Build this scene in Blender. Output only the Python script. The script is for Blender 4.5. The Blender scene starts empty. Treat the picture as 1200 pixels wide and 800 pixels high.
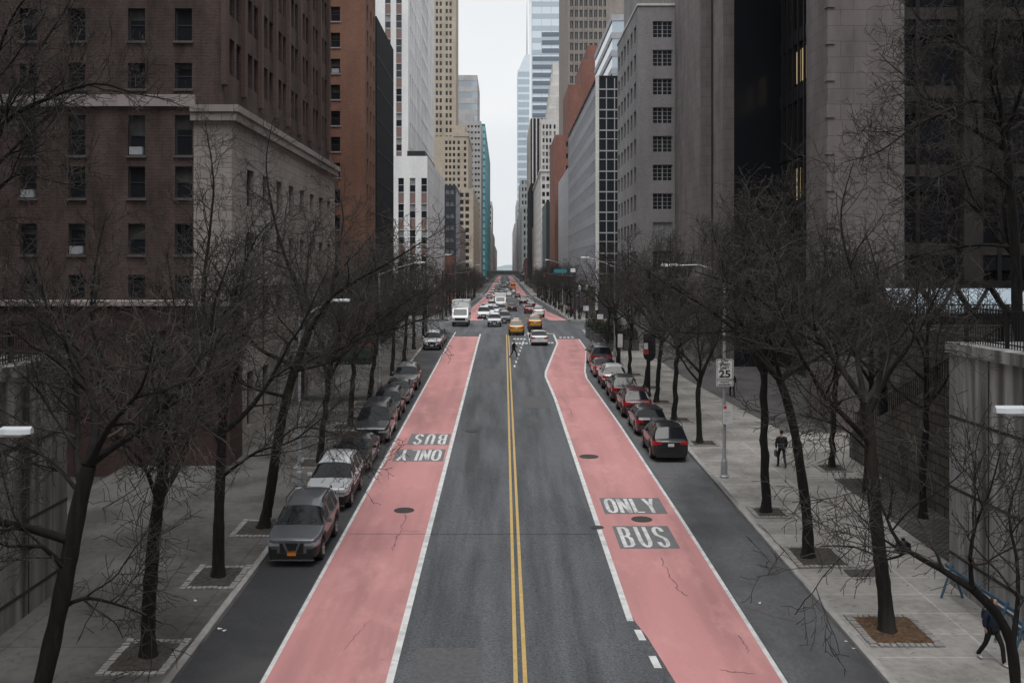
import bpy, bmesh, math, random
import numpy as np
from mathutils import Vector, Matrix

R = math.radians
S = bpy.context.scene
COL = S.collection
EYE, F, VX, VY = 11.2, 1167.0, 591.0, 315.0     # eye height, focal length and vanishing point (photo pixels)

# ------------------------------------------------------------------ camera, sky, sun, exposure
cam = bpy.data.objects.new('camera', bpy.data.cameras.new('camera'))
COL.objects.link(cam)
cam.location = (0, 0, EYE)
cam.rotation_euler = (R(90), 0, 0)
cam.data.sensor_width = 36
cam.data.lens = 36 * F / 1200
cam.data.shift_x = (600 - VX) / 1200
cam.data.shift_y = -(400 - VY) / 1200
cam.data.clip_start = 0.2
cam.data.clip_end = 9000
S.camera = cam

SUN_EL, SUN_AZ = 66, 180        # azimuth 180: high behind the camera
w = bpy.data.worlds.new('World'); S.world = w; w.use_nodes = True
nt = w.node_tree; nt.nodes.clear()
sky = nt.nodes.new('ShaderNodeTexSky'); sky.sky_type = 'NISHITA'; sky.sun_disc = False
sky.sun_elevation = R(SUN_EL); sky.sun_rotation = R(SUN_AZ); sky.air_density = 1.0; sky.dust_density = 4.0; sky.ozone_density = 1.0
hs = nt.nodes.new('ShaderNodeHueSaturation'); hs.inputs['Saturation'].default_value = 0.06; hs.inputs['Value'].default_value = 1.0
tc = nt.nodes.new('ShaderNodeTexCoord')
mp = nt.nodes.new('ShaderNodeMapping'); mp.inputs['Scale'].default_value = (1.5, 1.5, 4.0)
nz = nt.nodes.new('ShaderNodeTexNoise'); nz.inputs['Scale'].default_value = 2.2; nz.inputs['Detail'].default_value = 5; nz.inputs['Roughness'].default_value = 0.5
rmp = nt.nodes.new('ShaderNodeValToRGB'); rmp.color_ramp.elements[0].position = .3; rmp.color_ramp.elements[1].position = .75
rmp.color_ramp.elements[0].color = (7.2, 7.5, 7.8, 1); rmp.color_ramp.elements[1].color = (8.3, 8.45, 8.6, 1)
mx = nt.nodes.new('ShaderNodeMix'); mx.data_type = 'RGBA'; mx.inputs[0].default_value = 0.88
bg = nt.nodes.new('ShaderNodeBackground'); bg.inputs['Strength'].default_value = 0.08
out = nt.nodes.new('ShaderNodeOutputWorld')
L = nt.links.new
L(sky.outputs[0], hs.inputs['Color']); L(tc.outputs['Generated'], mp.inputs[0]); L(mp.outputs[0], nz.inputs['Vector'])
L(nz.outputs['Fac'], rmp.inputs[0]); L(hs.outputs[0], mx.inputs[6]); L(rmp.outputs[0], mx.inputs[7])
L(mx.outputs[2], bg.inputs['Color']); L(bg.outputs[0], out.inputs['Surface'])

sun = bpy.data.objects.new('sun', bpy.data.lights.new('sun', 'SUN')); COL.objects.link(sun)
sun.data.energy = 1.5; sun.data.angle = R(40); sun.data.color = (1, .975, .95)
sun.rotation_euler = (R(90 - SUN_EL), 0, 0)      # shines down and up the street
S.view_settings.view_transform = 'Standard'; S.view_settings.look = 'None'
S.view_settings.exposure = 0.58; S.view_settings.gamma = 1.0; S.view_settings.use_curve_mapping = False
S.cycles.max_bounces = 6; S.cycles.diffuse_bounces = 3; S.cycles.glossy_bounces = 2
S.cycles.use_denoising = True; S.cycles.denoiser = 'OPENIMAGEDENOISE'; S.cycles.denoising_input_passes = 'RGB_ALBEDO_NORMAL'; S.cycles.denoising_prefilter = 'ACCURATE'; S.cycles.volume_bounces = 3

# ------------------------------------------------------------------ the lie of the street
NODES = [(-80, -2.4, .03), (100, 3.0, .03), (128, 3.5, .006), (150, 3.5, -.004), (330, 1.9, -.005), (480, 2.0, .003), (640, 2.6, .003), (1100, 3.4, .001), (4000, 4.0, 0)]
def G(y):
    """height of the carriageway at y metres up the street"""
    if y <= NODES[0][0]: return NODES[0][1]
    for (a, za, ma), (b, zb, mb_) in zip(NODES, NODES[1:]):
        if y <= b:
            h = b - a; t = (y - a) / h
            return ((2*t**3-3*t*t+1)*za + (t**3-2*t*t+t)*h*ma + (-2*t**3+3*t*t)*zb + (t**3-t*t)*h*mb_)
    return NODES[-1][1]
def at(px, py):
    """ground point seen at a photo pixel"""
    y = F * EYE / max(py - 280, 5)
    for _ in range(60):
        y = y * .5 + .5 * F * (EYE - G(y)) / max(py - VY, 1)
    return Vector(((px - VX) * y / F, y, G(y)))
def P(px, py, Y):
    return Vector(((px - VX) * Y / F, Y, EYE - (py - VY) * Y / F))

# ------------------------------------------------------------------ mesh and object helpers
class MB:
    def __init__(s): s.v = []; s.f = []; s.m = []
    def quad(s, a, b, c, d, m=0):
        n = len(s.v); s.v += [tuple(a), tuple(b), tuple(c), tuple(d)]; s.f.append((n, n+1, n+2, n+3)); s.m.append(m); return s
    def poly(s, pts, m=0):
        n = len(s.v); s.v += [tuple(p) for p in pts]; s.f.append(tuple(range(n, n+len(pts)))); s.m.append(m); return s
    def box(s, x0, x1, y0, y1, z0, z1, m=0):
        n = len(s.v)
        s.v += [(x, y, z) for z in (z0, z1) for (x, y) in ((x0, y0), (x1, y0), (x1, y1), (x0, y1))]
        for q in ((3,2,1,0), (4,5,6,7), (0,1,5,4), (1,2,6,5), (2,3,7,6), (3,0,4,7)):
            s.f.append(tuple(n+i for i in q)); s.m.append(m)
        return s
    def obox(s, c, hx, hy, hz, rz=0, m=0, tilt=None):
        """box about centre c turned by rz"""
        M = Matrix.Rotation(rz, 3, 'Z')
        if tilt: M = M @ Matrix.Rotation(tilt[1], 3, tilt[0])
        n = len(s.v)
        for z in (-hz, hz):
            for (x, y) in ((-hx,-hy),(hx,-hy),(hx,hy),(-hx,hy)):
                s.v.append(tuple(Vector(c) + M @ Vector((x, y, z))))
        for q in ((3,2,1,0), (4,5,6,7), (0,1,5,4), (1,2,6,5), (2,3,7,6), (3,0,4,7)):
            s.f.append(tuple(n+i for i in q)); s.m.append(m)
        return s
    def tube(s, pts, rad, sides=8, m=0, cap=True):
        pts = [Vector(p) for p in pts]
        if not hasattr(rad, '__len__'): rad = [rad]*len(pts)
        n0 = len(s.v); k = len(pts)
        for i, p in enumerate(pts):
            d = (pts[min(i+1, k-1)] - pts[max(i-1, 0)]).normalized()
            a = d.orthogonal() if abs(d.z) > .9 else d.cross(Vector((0,0,1)))
            if abs(d.z) > .9: a = Vector((1,0,0)) - d*d.x
            a.normalize(); b = d.cross(a)
            for j in range(sides):
                t = 2*math.pi*j/sides
                s.v.append(tuple(p + rad[i]*(a*math.cos(t) + b*math.sin(t))))
        for i in range(k-1):
            for j in range(sides):
                j2 = (j+1) % sides
                s.f.append((n0+i*sides+j, n0+i*sides+j2, n0+(i+1)*sides+j2, n0+(i+1)*sides+j)); s.m.append(m)
        if cap:
            s.f.append(tuple(n0+j for j in range(sides-1, -1, -1))); s.m.append(m)
            s.f.append(tuple(n0+(k-1)*sides+j for j in range(sides))); s.m.append(m)
        return s
    def lathe(s, prof, c=(0,0,0), sides=16, m=0, axis='Z'):
        """prof: list of (radius, height)"""
        n0 = len(s.v); k = len(prof)
        for (r, h) in prof:
            for j in range(sides):
                t = 2*math.pi*j/sides; x, y = r*math.cos(t), r*math.sin(t)
                p = (x, y, h) if axis == 'Z' else ((h, x, y) if axis == 'X' else (x, h, y))
                s.v.append((c[0]+p[0], c[1]+p[1], c[2]+p[2]))
        for i in range(k-1):
            for j in range(sides):
                j2 = (j+1) % sides
                s.f.append((n0+i*sides+j, n0+i*sides+j2, n0+(i+1)*sides+j2, n0+(i+1)*sides+j)); s.m.append(m)
        for i in (0, k-1):
            s.f.append(tuple(n0+i*sides+j for j in range(sides))); s.m.append(m)
        return s
    def prism(s, poly, axis, a, b, m=0):
        """2-D outline pushed from a to b along an axis ('x': outline in y,z; 'y': in x,z; 'z': in x,y)"""
        def q(p, t): return {'x': (t, p[0], p[1]), 'y': (p[0], t, p[1]), 'z': (p[0], p[1], t)}[axis]
        n0 = len(s.v); k = len(poly)
        s.v += [q(p, a) for p in poly] + [q(p, b) for p in poly]
        s.f.append(tuple(range(n0, n0+k))); s.m.append(m)
        s.f.append(tuple(range(n0+2*k-1, n0+k-1, -1))); s.m.append(m)
        for i in range(k):
            j = (i+1) % k
            s.f.append((n0+i, n0+j, n0+k+j, n0+k+i)); s.m.append(m)
        return s
    def add(s, mesh_vf, M):
        vs, fs, ms = mesh_vf; n = len(s.v)
        s.v += [tuple(M @ Vector(p)) for p in vs]
        s.f += [tuple(n+i for i in f) for f in fs]; s.m += list(ms); return s
    def mesh(s, name, mats, smooth=False, off=None):
        me = bpy.data.meshes.new(name)
        v = s.v if off is None else [(p[0]-off[0], p[1]-off[1], p[2]-off[2]) for p in s.v]
        me.from_pydata(v, [], s.f)
        for m in (mats if isinstance(mats, (list, tuple)) else [mats]): me.materials.append(m)
        me.polygons.foreach_set('material_index', s.m)
        if smooth:
            me.polygons.foreach_set('use_smooth', [True]*len(s.f))
            me.set_sharp_from_angle(angle=R(smooth if smooth > 1 else 35))
        me.update(); return me
    def build(s, name, mats, parent=None, smooth=False, world=True, loc=None, bevel=0):
        """ONE object; with a parent whose axes are the world's, coordinates given in world space are kept"""
        off = None
        if parent is not None and world: off = parent.location
        if parent is None and loc is not None: off = loc
        o = bpy.data.objects.new(name, s.mesh(name, mats, smooth, off)); COL.objects.link(o)
        if parent is not None: o.parent = parent
        elif loc is not None: o.location = loc
        if bevel:
            bv = o.modifiers.new('bevel', 'BEVEL'); bv.width = bevel; bv.segments = 2; bv.limit_method = 'ANGLE'
        return o
def tag(o, label=None, cat=None, group=None, kind=None):
    if label: o['label'] = label
    if cat: o['category'] = cat
    if group: o['group'] = group
    if kind: o['kind'] = kind
    return o
def thing(name, label, cat, loc, rz=0, group=None):
    o = bpy.data.objects.new(name, None); COL.objects.link(o)
    o.location = loc; o.rotation_euler = (0, 0, rz); o.empty_display_size = .3
    return tag(o, label, cat, group)
KIDS = {}
def copy_tree(o, parent=None):
    c = o.copy(); COL.objects.link(c)
    if parent is not None: c.parent = parent
    for ch in [k for k in bpy.data.objects if k.parent == o]: copy_tree(ch, c)
    return c
def struct(o): o['kind'] = 'structure'; return o

# ------------------------------------------------------------------ materials
def new_mat(name):
    m = bpy.data.materials.new(name); m.use_nodes = True
    n = m.node_tree; b = n.nodes['Principled BSDF']
    return m, n, b
def plain(name, c, rough=.6, metal=0, coat=0, emit=0, spec=.5):
    m, n, b = new_mat(name)
    b.inputs['Base Color'].default_value = (*c, 1); b.inputs['Roughness'].default_value = rough; b.inputs['Metallic'].default_value = metal
    b.inputs['Coat Weight'].default_value = coat; b.inputs['Coat Roughness'].default_value = .05
    b.inputs['Specular IOR Level'].default_value = spec
    if emit: b.inputs['Emission Color'].default_value = (*c, 1); b.inputs['Emission Strength'].default_value = emit
    return m
def nodes(n, *specs):
    return [n.nodes.new('ShaderNode' + s) for s in specs]
def noisy(name, c1, c2, scale=2.0, rough=.8, detail=6, bump=0, stretch=(1,1,1), c3=None, scale2=.25, metal=0, spec=.4, lo=.35, hi=.65):
    """two colours blended by noise, a third by a larger noise (stains)"""
    m, n, b = new_mat(name); l = n.links.new
    t, mpp, z = nodes(n, 'TexCoord', 'Mapping', 'TexNoise'); r, = nodes(n, 'ValToRGB')
    mpp.inputs['Scale'].default_value = stretch
    l(t.outputs['Object'], mpp.inputs[0]); l(mpp.outputs[0], z.inputs['Vector'])
    z.inputs['Scale'].default_value = scale; z.inputs['Detail'].default_value = detail; z.inputs['Roughness'].default_value = .65
    r.color_ramp.elements[0].color = (*c1, 1); r.color_ramp.elements[1].color = (*c2, 1)
    r.color_ramp.elements[0].position = lo; r.color_ramp.elements[1].position = hi
    l(z.outputs['Fac'], r.inputs[0]); last = r.outputs[0]
    if c3:
        z2, r2, x = nodes(n, 'TexNoise', 'ValToRGB', 'Mix'); x.data_type = 'RGBA'
        z2.inputs['Scale'].default_value = scale2; z2.inputs['Detail'].default_value = 5
        l(mpp.outputs[0], z2.inputs['Vector']); l(z2.outputs['Fac'], r2.inputs[0])
        r2.color_ramp.elements[0].position = .45; r2.color_ramp.elements[1].position = .68
        l(r2.outputs[0], x.inputs[0]); l(last, x.inputs[6]); x.inputs[7].default_value = (*c3, 1); last = x.outputs[2]
    l(last, b.inputs['Base Color']); b.inputs['Roughness'].default_value = rough; b.inputs['Metallic'].default_value = metal
    b.inputs['Specular IOR Level'].default_value = spec
    if bump:
        bp, = nodes(n, 'Bump'); bp.inputs['Strength'].default_value = bump; bp.inputs['Distance'].default_value = .03
        l(z.outputs['Fac'], bp.inputs['Height']); l(bp.outputs[0], b.inputs['Normal'])
    return m
def masonry(name, c1, c2, mortar, bw=.22, bh=.075, ms=.012, stain=(.5, .5, .5), rough=.85, offset=.5, var=.35, sscale=.22):
    """bricks or stone blocks laid on every upright face, with weather stains running down"""
    m, n, b = new_mat(name); l = n.links.new
    geo, tc_, sx, sn, ax, ay, m1, m2, ad, cb, br = nodes(n, 'NewGeometry', 'TexCoord', 'SeparateXYZ', 'SeparateXYZ', 'Math', 'Math', 'Math', 'Math', 'Math', 'CombineXYZ', 'TexBrick')
    l(tc_.outputs['Object'], sx.inputs[0]); l(geo.outputs['True Normal'], sn.inputs[0])
    ax.operation = ay.operation = 'ABSOLUTE'; l(sn.outputs[0], ax.inputs[0]); l(sn.outputs[1], ay.inputs[0])
    m1.operation = m2.operation = 'MULTIPLY'
    l(sx.outputs[0], m1.inputs[0]); l(ay.outputs[0], m1.inputs[1]); l(sx.outputs[1], m2.inputs[0]); l(ax.outputs[0], m2.inputs[1])
    l(m1.outputs[0], ad.inputs[0]); l(m2.outputs[0], ad.inputs[1])
    l(ad.outputs[0], cb.inputs[0]); l(sx.outputs[2], cb.inputs[1]); l(cb.outputs[0], br.inputs['Vector'])
    br.offset = offset; br.inputs['Scale'].default_value = 1
    br.inputs['Color1'].default_value = (*c1, 1); br.inputs['Color2'].default_value = (*c2, 1); br.inputs['Mortar'].default_value = (*mortar, 1)
    br.inputs['Brick Width'].default_value = bw; br.inputs['Row Height'].default_value = bh; br.inputs['Mortar Size'].default_value = ms
    br.inputs['Bias'].default_value = -.1
    z, r, x, mpp = nodes(n, 'TexNoise', 'ValToRGB', 'Mix', 'Mapping'); x.data_type = 'RGBA'; x.blend_type = 'MULTIPLY'
    mpp.inputs['Scale'].default_value = (1, 1, .35)
    l(tc_.outputs['Object'], mpp.inputs[0]); l(mpp.outputs[0], z.inputs['Vector']); z.inputs['Scale'].default_value = sscale; z.inputs['Detail'].default_value = 8
    z.inputs['Roughness'].default_value = .65
    r.color_ramp.elements[0].color = (*stain, 1); r.color_ramp.elements[1].color = (1.15, 1.15, 1.15, 1)
    r.color_ramp.elements[0].position = .32; r.color_ramp.elements[1].position = .6
    x.inputs[0].default_value = var * 2
    l(z.outputs['Fac'], r.inputs[0]); l(br.outputs['Color'], x.inputs[6]); l(r.outputs[0], x.inputs[7])
    l(x.outputs[2], b.inputs['Base Color']); b.inputs['Roughness'].default_value = rough; b.inputs['Specular IOR Level'].default_value = .3
    bp, = nodes(n, 'Bump'); bp.inputs['Strength'].default_value = .35; bp.inputs['Distance'].default_value = .02; bp.invert = True
    l(br.outputs['Fac'], bp.inputs['Height']); l(bp.outputs[0], b.inputs['Normal'])
    return m
M = {}
M['brick_dark'] = masonry('brown brick', (.085,.046,.038), (.040,.024,.021), (.105,.085,.078), stain=(.30,.29,.28), sscale=.7, ms=.016, var=.45)
M['brick_side'] = masonry('brown brick side', (.12,.072,.06), (.085,.05,.043), (.12,.1,.09), stain=(.5,.48,.47))
M['brick_red'] = masonry('dark red brick', (.10,.045,.04), (.055,.03,.028), (.08,.065,.06), stain=(.35,.34,.34))  # shadow behind the branches is put into the darkened red
M['brick_orange'] = masonry('orange brown brick', (.26,.115,.075), (.18,.082,.058), (.2,.14,.11), stain=(.6,.55,.52))
M['brick_far'] = masonry('red brick', (.23,.095,.072), (.18,.075,.058), (.19,.12,.10), .6, .25, .03, stain=(.6,.58,.56))
M['limestone'] = masonry('limestone blocks', (.33,.305,.285), (.28,.26,.243), (.18,.168,.16), 1.3, .55, .02, stain=(.55,.52,.5))
M['grey_brick'] = masonry('grey brick', (.27,.265,.27), (.20,.197,.20), (.25,.245,.25), .22, .075, .012, stain=(.65,.65,.65))
M['granite'] = masonry('pink grey granite', (.205,.183,.183), (.175,.156,.157), (.11,.10,.10), 1.5, .9, .016, stain=(.62,.60,.60), sscale=.6)
M['granite_dark'] = masonry('dark granite', (.15,.13,.13), (.13,.115,.115), (.08,.07,.07), 1.5, .9, .012, stain=(.7,.7,.7))
M['white_brick'] = masonry('white brick', (.70,.70,.70), (.64,.64,.645), (.62,.62,.62), .5, .15, .015, stain=(.8,.8,.8))
M['tan_stone'] = masonry('tan stone', (.43,.372,.305), (.38,.325,.262), (.32,.28,.23), .9, .4, .02, stain=(.75,.72,.7))
M['grey_stone'] = masonry('grey stone', (.42,.41,.41), (.37,.36,.36), (.3,.3,.3), 1.2, .5, .02, stain=(.75,.75,.75))
M['white_stone'] = masonry('pale stone', (.58,.57,.55), (.52,.51,.5), (.42,.42,.41), 1.2, .5, .02, stain=(.75,.74,.72))
M['brown_stone'] = masonry('grey brown stone', (.27,.235,.21), (.24,.21,.19), (.17,.15,.14), 1.2, .6, .02, stain=(.75,.75,.75))
M['rubble'] = masonry('rough stone blocks', (.16,.145,.13), (.10,.09,.082), (.05,.045,.04), .8, .4, .035, stain=(.4,.4,.4), sscale=.8)
M['black_panel'] = noisy('black cladding', (.010,.011,.014), (.016,.018,.022), 1.5, .8, spec=.15)
M['fin'] = noisy('pale metal fins', (.31,.32,.35), (.39,.40,.43), .8, .5)
M['sill_dark'] = noisy('dark stone sill', (.08,.07,.065), (.13,.115,.11), 3, .85)  # darker stone colour, close to the brick around the windows
M['black_glass'] = plain('black glass', (.015,.017,.022), .12)
M['glass'] = plain('window glass', (.018,.021,.026), .06)
M['glass_blind'] = noisy('glass with blind', (.20,.21,.21), (.33,.34,.34), 1.2, .12)
M['glass_dim'] = noisy('glass with dim blind', (.045,.047,.047), (.085,.087,.087), 1.2, .12)
M['glass_teal'] = noisy('teal glass', (.16,.50,.54), (.24,.62,.66), .25, .2)  # sky reflection put into the bright teal base colour
M['teal_band'] = plain('dark teal band', (.05,.20,.23), .3)
M['glass_blue'] = plain('blue grey glass', (.42,.49,.55), .1, .35)
M['glass_pale'] = plain('pale glass', (.66,.73,.79), .12, .2)
M['frame_dark'] = plain('dark window frame', (.03,.03,.032), .5)
M['frame_pale'] = plain('pale window frame', (.3,.3,.3), .5)
M['spandrel'] = noisy('red brown spandrel', (.15,.095,.085), (.22,.15,.135), 3, .7)
M['roof'] = noisy('roof felt', (.09,.09,.09), (.14,.14,.14), 1.0, .9)
M['stone_trim'] = noisy('stone trim', (.27,.24,.235), (.35,.31,.30), 1.2, .8)
M['iron'] = plain('black iron', (.012,.012,.013), .5)
M['dark_frame'] = plain('dark bronze steel', (.02,.018,.017), .4)
M['skylight'] = plain('pale skylight glass', (.52,.62,.70), .15)  # sky mirrored in the panes is put into this pale blue
M['lit'] = plain('lit window', (1.0,.80,.45), .5, emit=.07)
M['metal'] = noisy('galvanised steel', (.33,.35,.38), (.45,.47,.50), 3, .45, metal=.35)
M['lamp_head'] = plain('pale lamp housing', (.62,.65,.68), .4)
M['lens'] = plain('lamp lens', (.5,.52,.54), .2)
M['white_sign'] = plain('white sign sheet', (.74,.74,.75), .45)
M['black_ink'] = plain('black sign lettering', (.015,.015,.015), .5)
M['red_ink'] = plain('red sign field', (.55,.05,.06), .5)
M['grey_ink'] = plain('grey small print', (.4,.4,.4), .5)
M['teal_sign'] = plain('teal sign sheet', (.03,.20,.22), .45)
M['black_paint'] = plain('black paint', (.015,.016,.018), .45)
M['store'] = noisy('dark storefront', (.02,.021,.024), (.06,.06,.062), .35, .4)
M['yellow'] = plain('taxi yellow', (.72,.36,.02), .3, coat=.5)
M['tyre'] = plain('tyre rubber', (.014,.014,.014), .85)
M['rim'] = plain('alloy rim', (.35,.35,.36), .35, .8)
M['trim'] = plain('black plastic trim', (.014,.014,.015), .55)
M['chrome'] = plain('chrome', (.62,.63,.65), .15, 1)
M['headlight'] = plain('headlight lens', (.34,.36,.38), .08, .2)
M['taillight'] = plain('red tail light lens', (.42,.015,.02), .15)
M['car_glass'] = plain('car glass', (.010,.012,.015), .05, spec=.38)
M['plate_orange'] = plain('orange licence plate', (.72,.24,.02), .5)
M['plate_white'] = plain('white licence plate', (.6,.6,.6), .5)
M['skin'] = plain('skin', (.42,.26,.20), .6)
M['hair'] = plain('dark hair', (.02,.015,.013), .7)
M['eye'] = plain('dark eye', (.02,.02,.02), .4)
M['blue_paint'] = noisy('blue painted wood', (.025,.07,.12), (.06,.13,.19), 4, .6, stretch=(3, .3, 3))
M['awning'] = noisy('dark green canvas', (.006,.028,.026), (.010,.042,.038), 2, .8)
M['bag'] = plain('black plastic bag', (.012,.012,.014), .3)
M['soil'] = noisy('soil and dry leaves', (.045,.030,.02), (.17,.10,.055), 9, .95, bump=.6)
M['soil_grey'] = noisy('dry grey soil', (.035,.031,.028), (.085,.075,.066), 9, .95, bump=.6)
M['block'] = noisy('grey paving blocks', (.22,.21,.2), (.36,.35,.34), 6, .9)
M['planter'] = noisy('grey planter', (.07,.075,.08), (.11,.115,.12), 3, .7)
M['leaf'] = noisy('dark evergreen leaves', (.012,.02,.012), (.03,.045,.022), 5, .7)
M['flower'] = plain('dull red leaves', (.22,.06,.05), .7)
M['bark'] = noisy('dark bark', (.005,.0047,.0044), (.019,.017,.0155), 9, .95, bump=.9, stretch=(1, 1, .25))
M['bark_worn'] = noisy('flaking bark', (.006,.0055,.005), (.020,.018,.016), 9, .95, bump=.9, stretch=(1, 1, .25), c3=(.045,.038,.032), scale2=1.3)
M['twig'] = noisy('grey brown twigs', (.014,.0125,.0115), (.085,.077,.070), .8, .9)
M['wall_conc'] = None
M['wall_conc_dark'] = noisy('dimmed streaked concrete', (.11,.107,.10), (.34,.335,.32), .8, .9, 8, stretch=(1.3, 1.3, .12), c3=(.03,.03,.026), scale2=.9)  # left wall's streaked concrete with the dim side's shade put into its colour
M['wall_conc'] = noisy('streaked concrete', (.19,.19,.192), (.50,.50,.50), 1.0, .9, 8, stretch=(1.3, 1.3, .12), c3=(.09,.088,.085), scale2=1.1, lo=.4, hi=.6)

# ------------------------------------------------------------------ carriageway, pavements, markings
def asphalt():
    m, n, b = new_mat('asphalt'); l = n.links.new
    t, mp1, z1, z2, z3, r1, r2, r3, x1, x2, x3, mp2 = nodes(n, 'TexCoord', 'Mapping', 'TexNoise', 'TexNoise', 'TexNoise', 'ValToRGB', 'ValToRGB', 'ValToRGB', 'Mix', 'Mix', 'Mix', 'Mapping')
    for x in (x1, x2, x3): x.data_type = 'RGBA'; x.blend_type = 'MULTIPLY'; x.inputs[0].default_value = 1
    mp1.inputs['Scale'].default_value = (1.3, .07, 1); mp2.inputs['Scale'].default_value = (1, .35, 1)
    l(t.outputs['Object'], mp1.inputs[0]); l(t.outputs['Object'], mp2.inputs[0])
    l(t.outputs['Object'], z1.inputs['Vector']); z1.inputs['Scale'].default_value = 14; z1.inputs['Detail'].default_value = 6
    l(mp1.outputs[0], z2.inputs['Vector']); z2.inputs['Scale'].default_value = 1.0; z2.inputs['Detail'].default_value = 7; z2.inputs['Roughness'].default_value = .6
    l(mp2.outputs[0], z3.inputs['Vector']); z3.inputs['Scale'].default_value = .45; z3.inputs['Detail'].default_value = 6
    for r, a, c, lo, hi in ((r1, .5, 1.5, .25, .75), (r2, .62, 1.14, .34, .60), (r3, .84, 1.05, .34, .50)):
        r.color_ramp.elements[0].color = (a, a, a, 1); r.color_ramp.elements[1].color = (c, c, c, 1)
        r.color_ramp.elements[0].position = lo; r.color_ramp.elements[1].position = hi
    l(z1.outputs['Fac'], r1.inputs[0]); l(z2.outputs['Fac'], r2.inputs[0]); l(z3.outputs['Fac'], r3.inputs[0])
    x1.inputs[6].default_value = (.098, .104, .113, 1)
    l(r1.outputs[0], x1.inputs[7]); l(x1.outputs[2], x2.inputs[6]); l(r2.outputs[0], x2.inputs[7]); l(x2.outputs[2], x3.inputs[6]); l(r3.outputs[0], x3.inputs[7])
    l(x3.outputs[2], b.inputs['Base Color']); b.inputs['Roughness'].default_value = .75; b.inputs['Specular IOR Level'].default_value = .35
    bp, = nodes(n, 'Bump'); bp.inputs['Strength'].default_value = .25; bp.inputs['Distance'].default_value = .01
    l(z1.outputs['Fac'], bp.inputs['Height']); l(bp.outputs[0], b.inputs['Normal'])
    return m
M['asphalt'] = asphalt()
M['asphalt_new'] = noisy('fresh dark asphalt', (.036,.037,.040), (.052,.053,.057), 12, .8, c3=(.07,.07,.073), scale2=.5)
M['asphalt_side'] = noisy('parking strip asphalt', (.10,.103,.107), (.145,.148,.152), 9, .8, c3=(.055,.056,.06), scale2=.35, stretch=(1, .5, 1))
def lane_paint():
    m, n, b = new_mat('worn red lane paint'); l = n.links.new
    t, mp1, mp2, z1, z2, z3, r1, r2, r3, x1, x2, x3 = nodes(n, 'TexCoord', 'Mapping', 'Mapping', 'TexNoise', 'TexNoise', 'TexNoise', 'ValToRGB', 'ValToRGB', 'ValToRGB', 'Mix', 'Mix', 'Mix')
    for x in (x1, x2, x3): x.data_type = 'RGBA'
    mp1.inputs['Scale'].default_value = (1.1, .06, 1); mp2.inputs['Scale'].default_value = (1, .4, 1)
    l(t.outputs['Object'], mp1.inputs[0]); l(t.outputs['Object'], mp2.inputs[0])
    l(mp1.outputs[0], z1.inputs['Vector']); z1.inputs['Scale'].default_value = .9; z1.inputs['Detail'].default_value = 7
    l(mp2.outputs[0], z2.inputs['Vector']); z2.inputs['Scale'].default_value = .7; z2.inputs['Detail'].default_value = 9; z2.inputs['Roughness'].default_value = .7
    l(t.outputs['Object'], z3.inputs['Vector']); z3.inputs['Scale'].default_value = 9; z3.inputs['Detail'].default_value = 6; z3.inputs['Roughness'].default_value = .7
    for r, lo, hi in ((r1, .42, .66), (r2, .5, .72), (r3, .60, .74)): r.color_ramp.elements[0].position = lo; r.color_ramp.elements[1].position = hi
    for z, r in ((z1, r1), (z2, r2), (z3, r3)): l(z.outputs['Fac'], r.inputs[0])
    x1.inputs[6].default_value = (.57, .272, .27, 1); x1.inputs[7].default_value = (.43, .215, .212, 1); l(r1.outputs[0], x1.inputs[0])
    x2.inputs[7].default_value = (.64, .33, .32, 1); l(x1.outputs[2], x2.inputs[6]); l(r2.outputs[0], x2.inputs[0])
    x3.inputs[7].default_value = (.30, .20, .195, 1); l(x2.outputs[2], x3.inputs[6]); 
    mm, = nodes(n, 'Math'); mm.operation = 'MULTIPLY'; mm.inputs[1].default_value = .75; l(r3.outputs[0], mm.inputs[0]); l(mm.outputs[0], x3.inputs[0])
    l(x3.outputs[2], b.inputs['Base Color']); b.inputs['Roughness'].default_value = .75; b.inputs['Specular IOR Level'].default_value = .3
    return m
M['pink'] = lane_paint()
M['white_paint'] = noisy('worn white paint', (.66,.66,.66), (.76,.76,.76), 2, .6, 8, c3=(.50,.50,.50), scale2=2.2)
M['yellow_paint'] = noisy('worn yellow paint', (.50,.33,.10), (.62,.43,.17), 4, .6)
M['letter_box'] = noisy('dark lettering backing', (.15,.15,.155), (.19,.19,.196), 5, .8)
M['crack'] = plain('tar filled crack', (.20,.105,.105), .7)
M['seam'] = plain('lane seam', (.07,.07,.073), .8)
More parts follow.
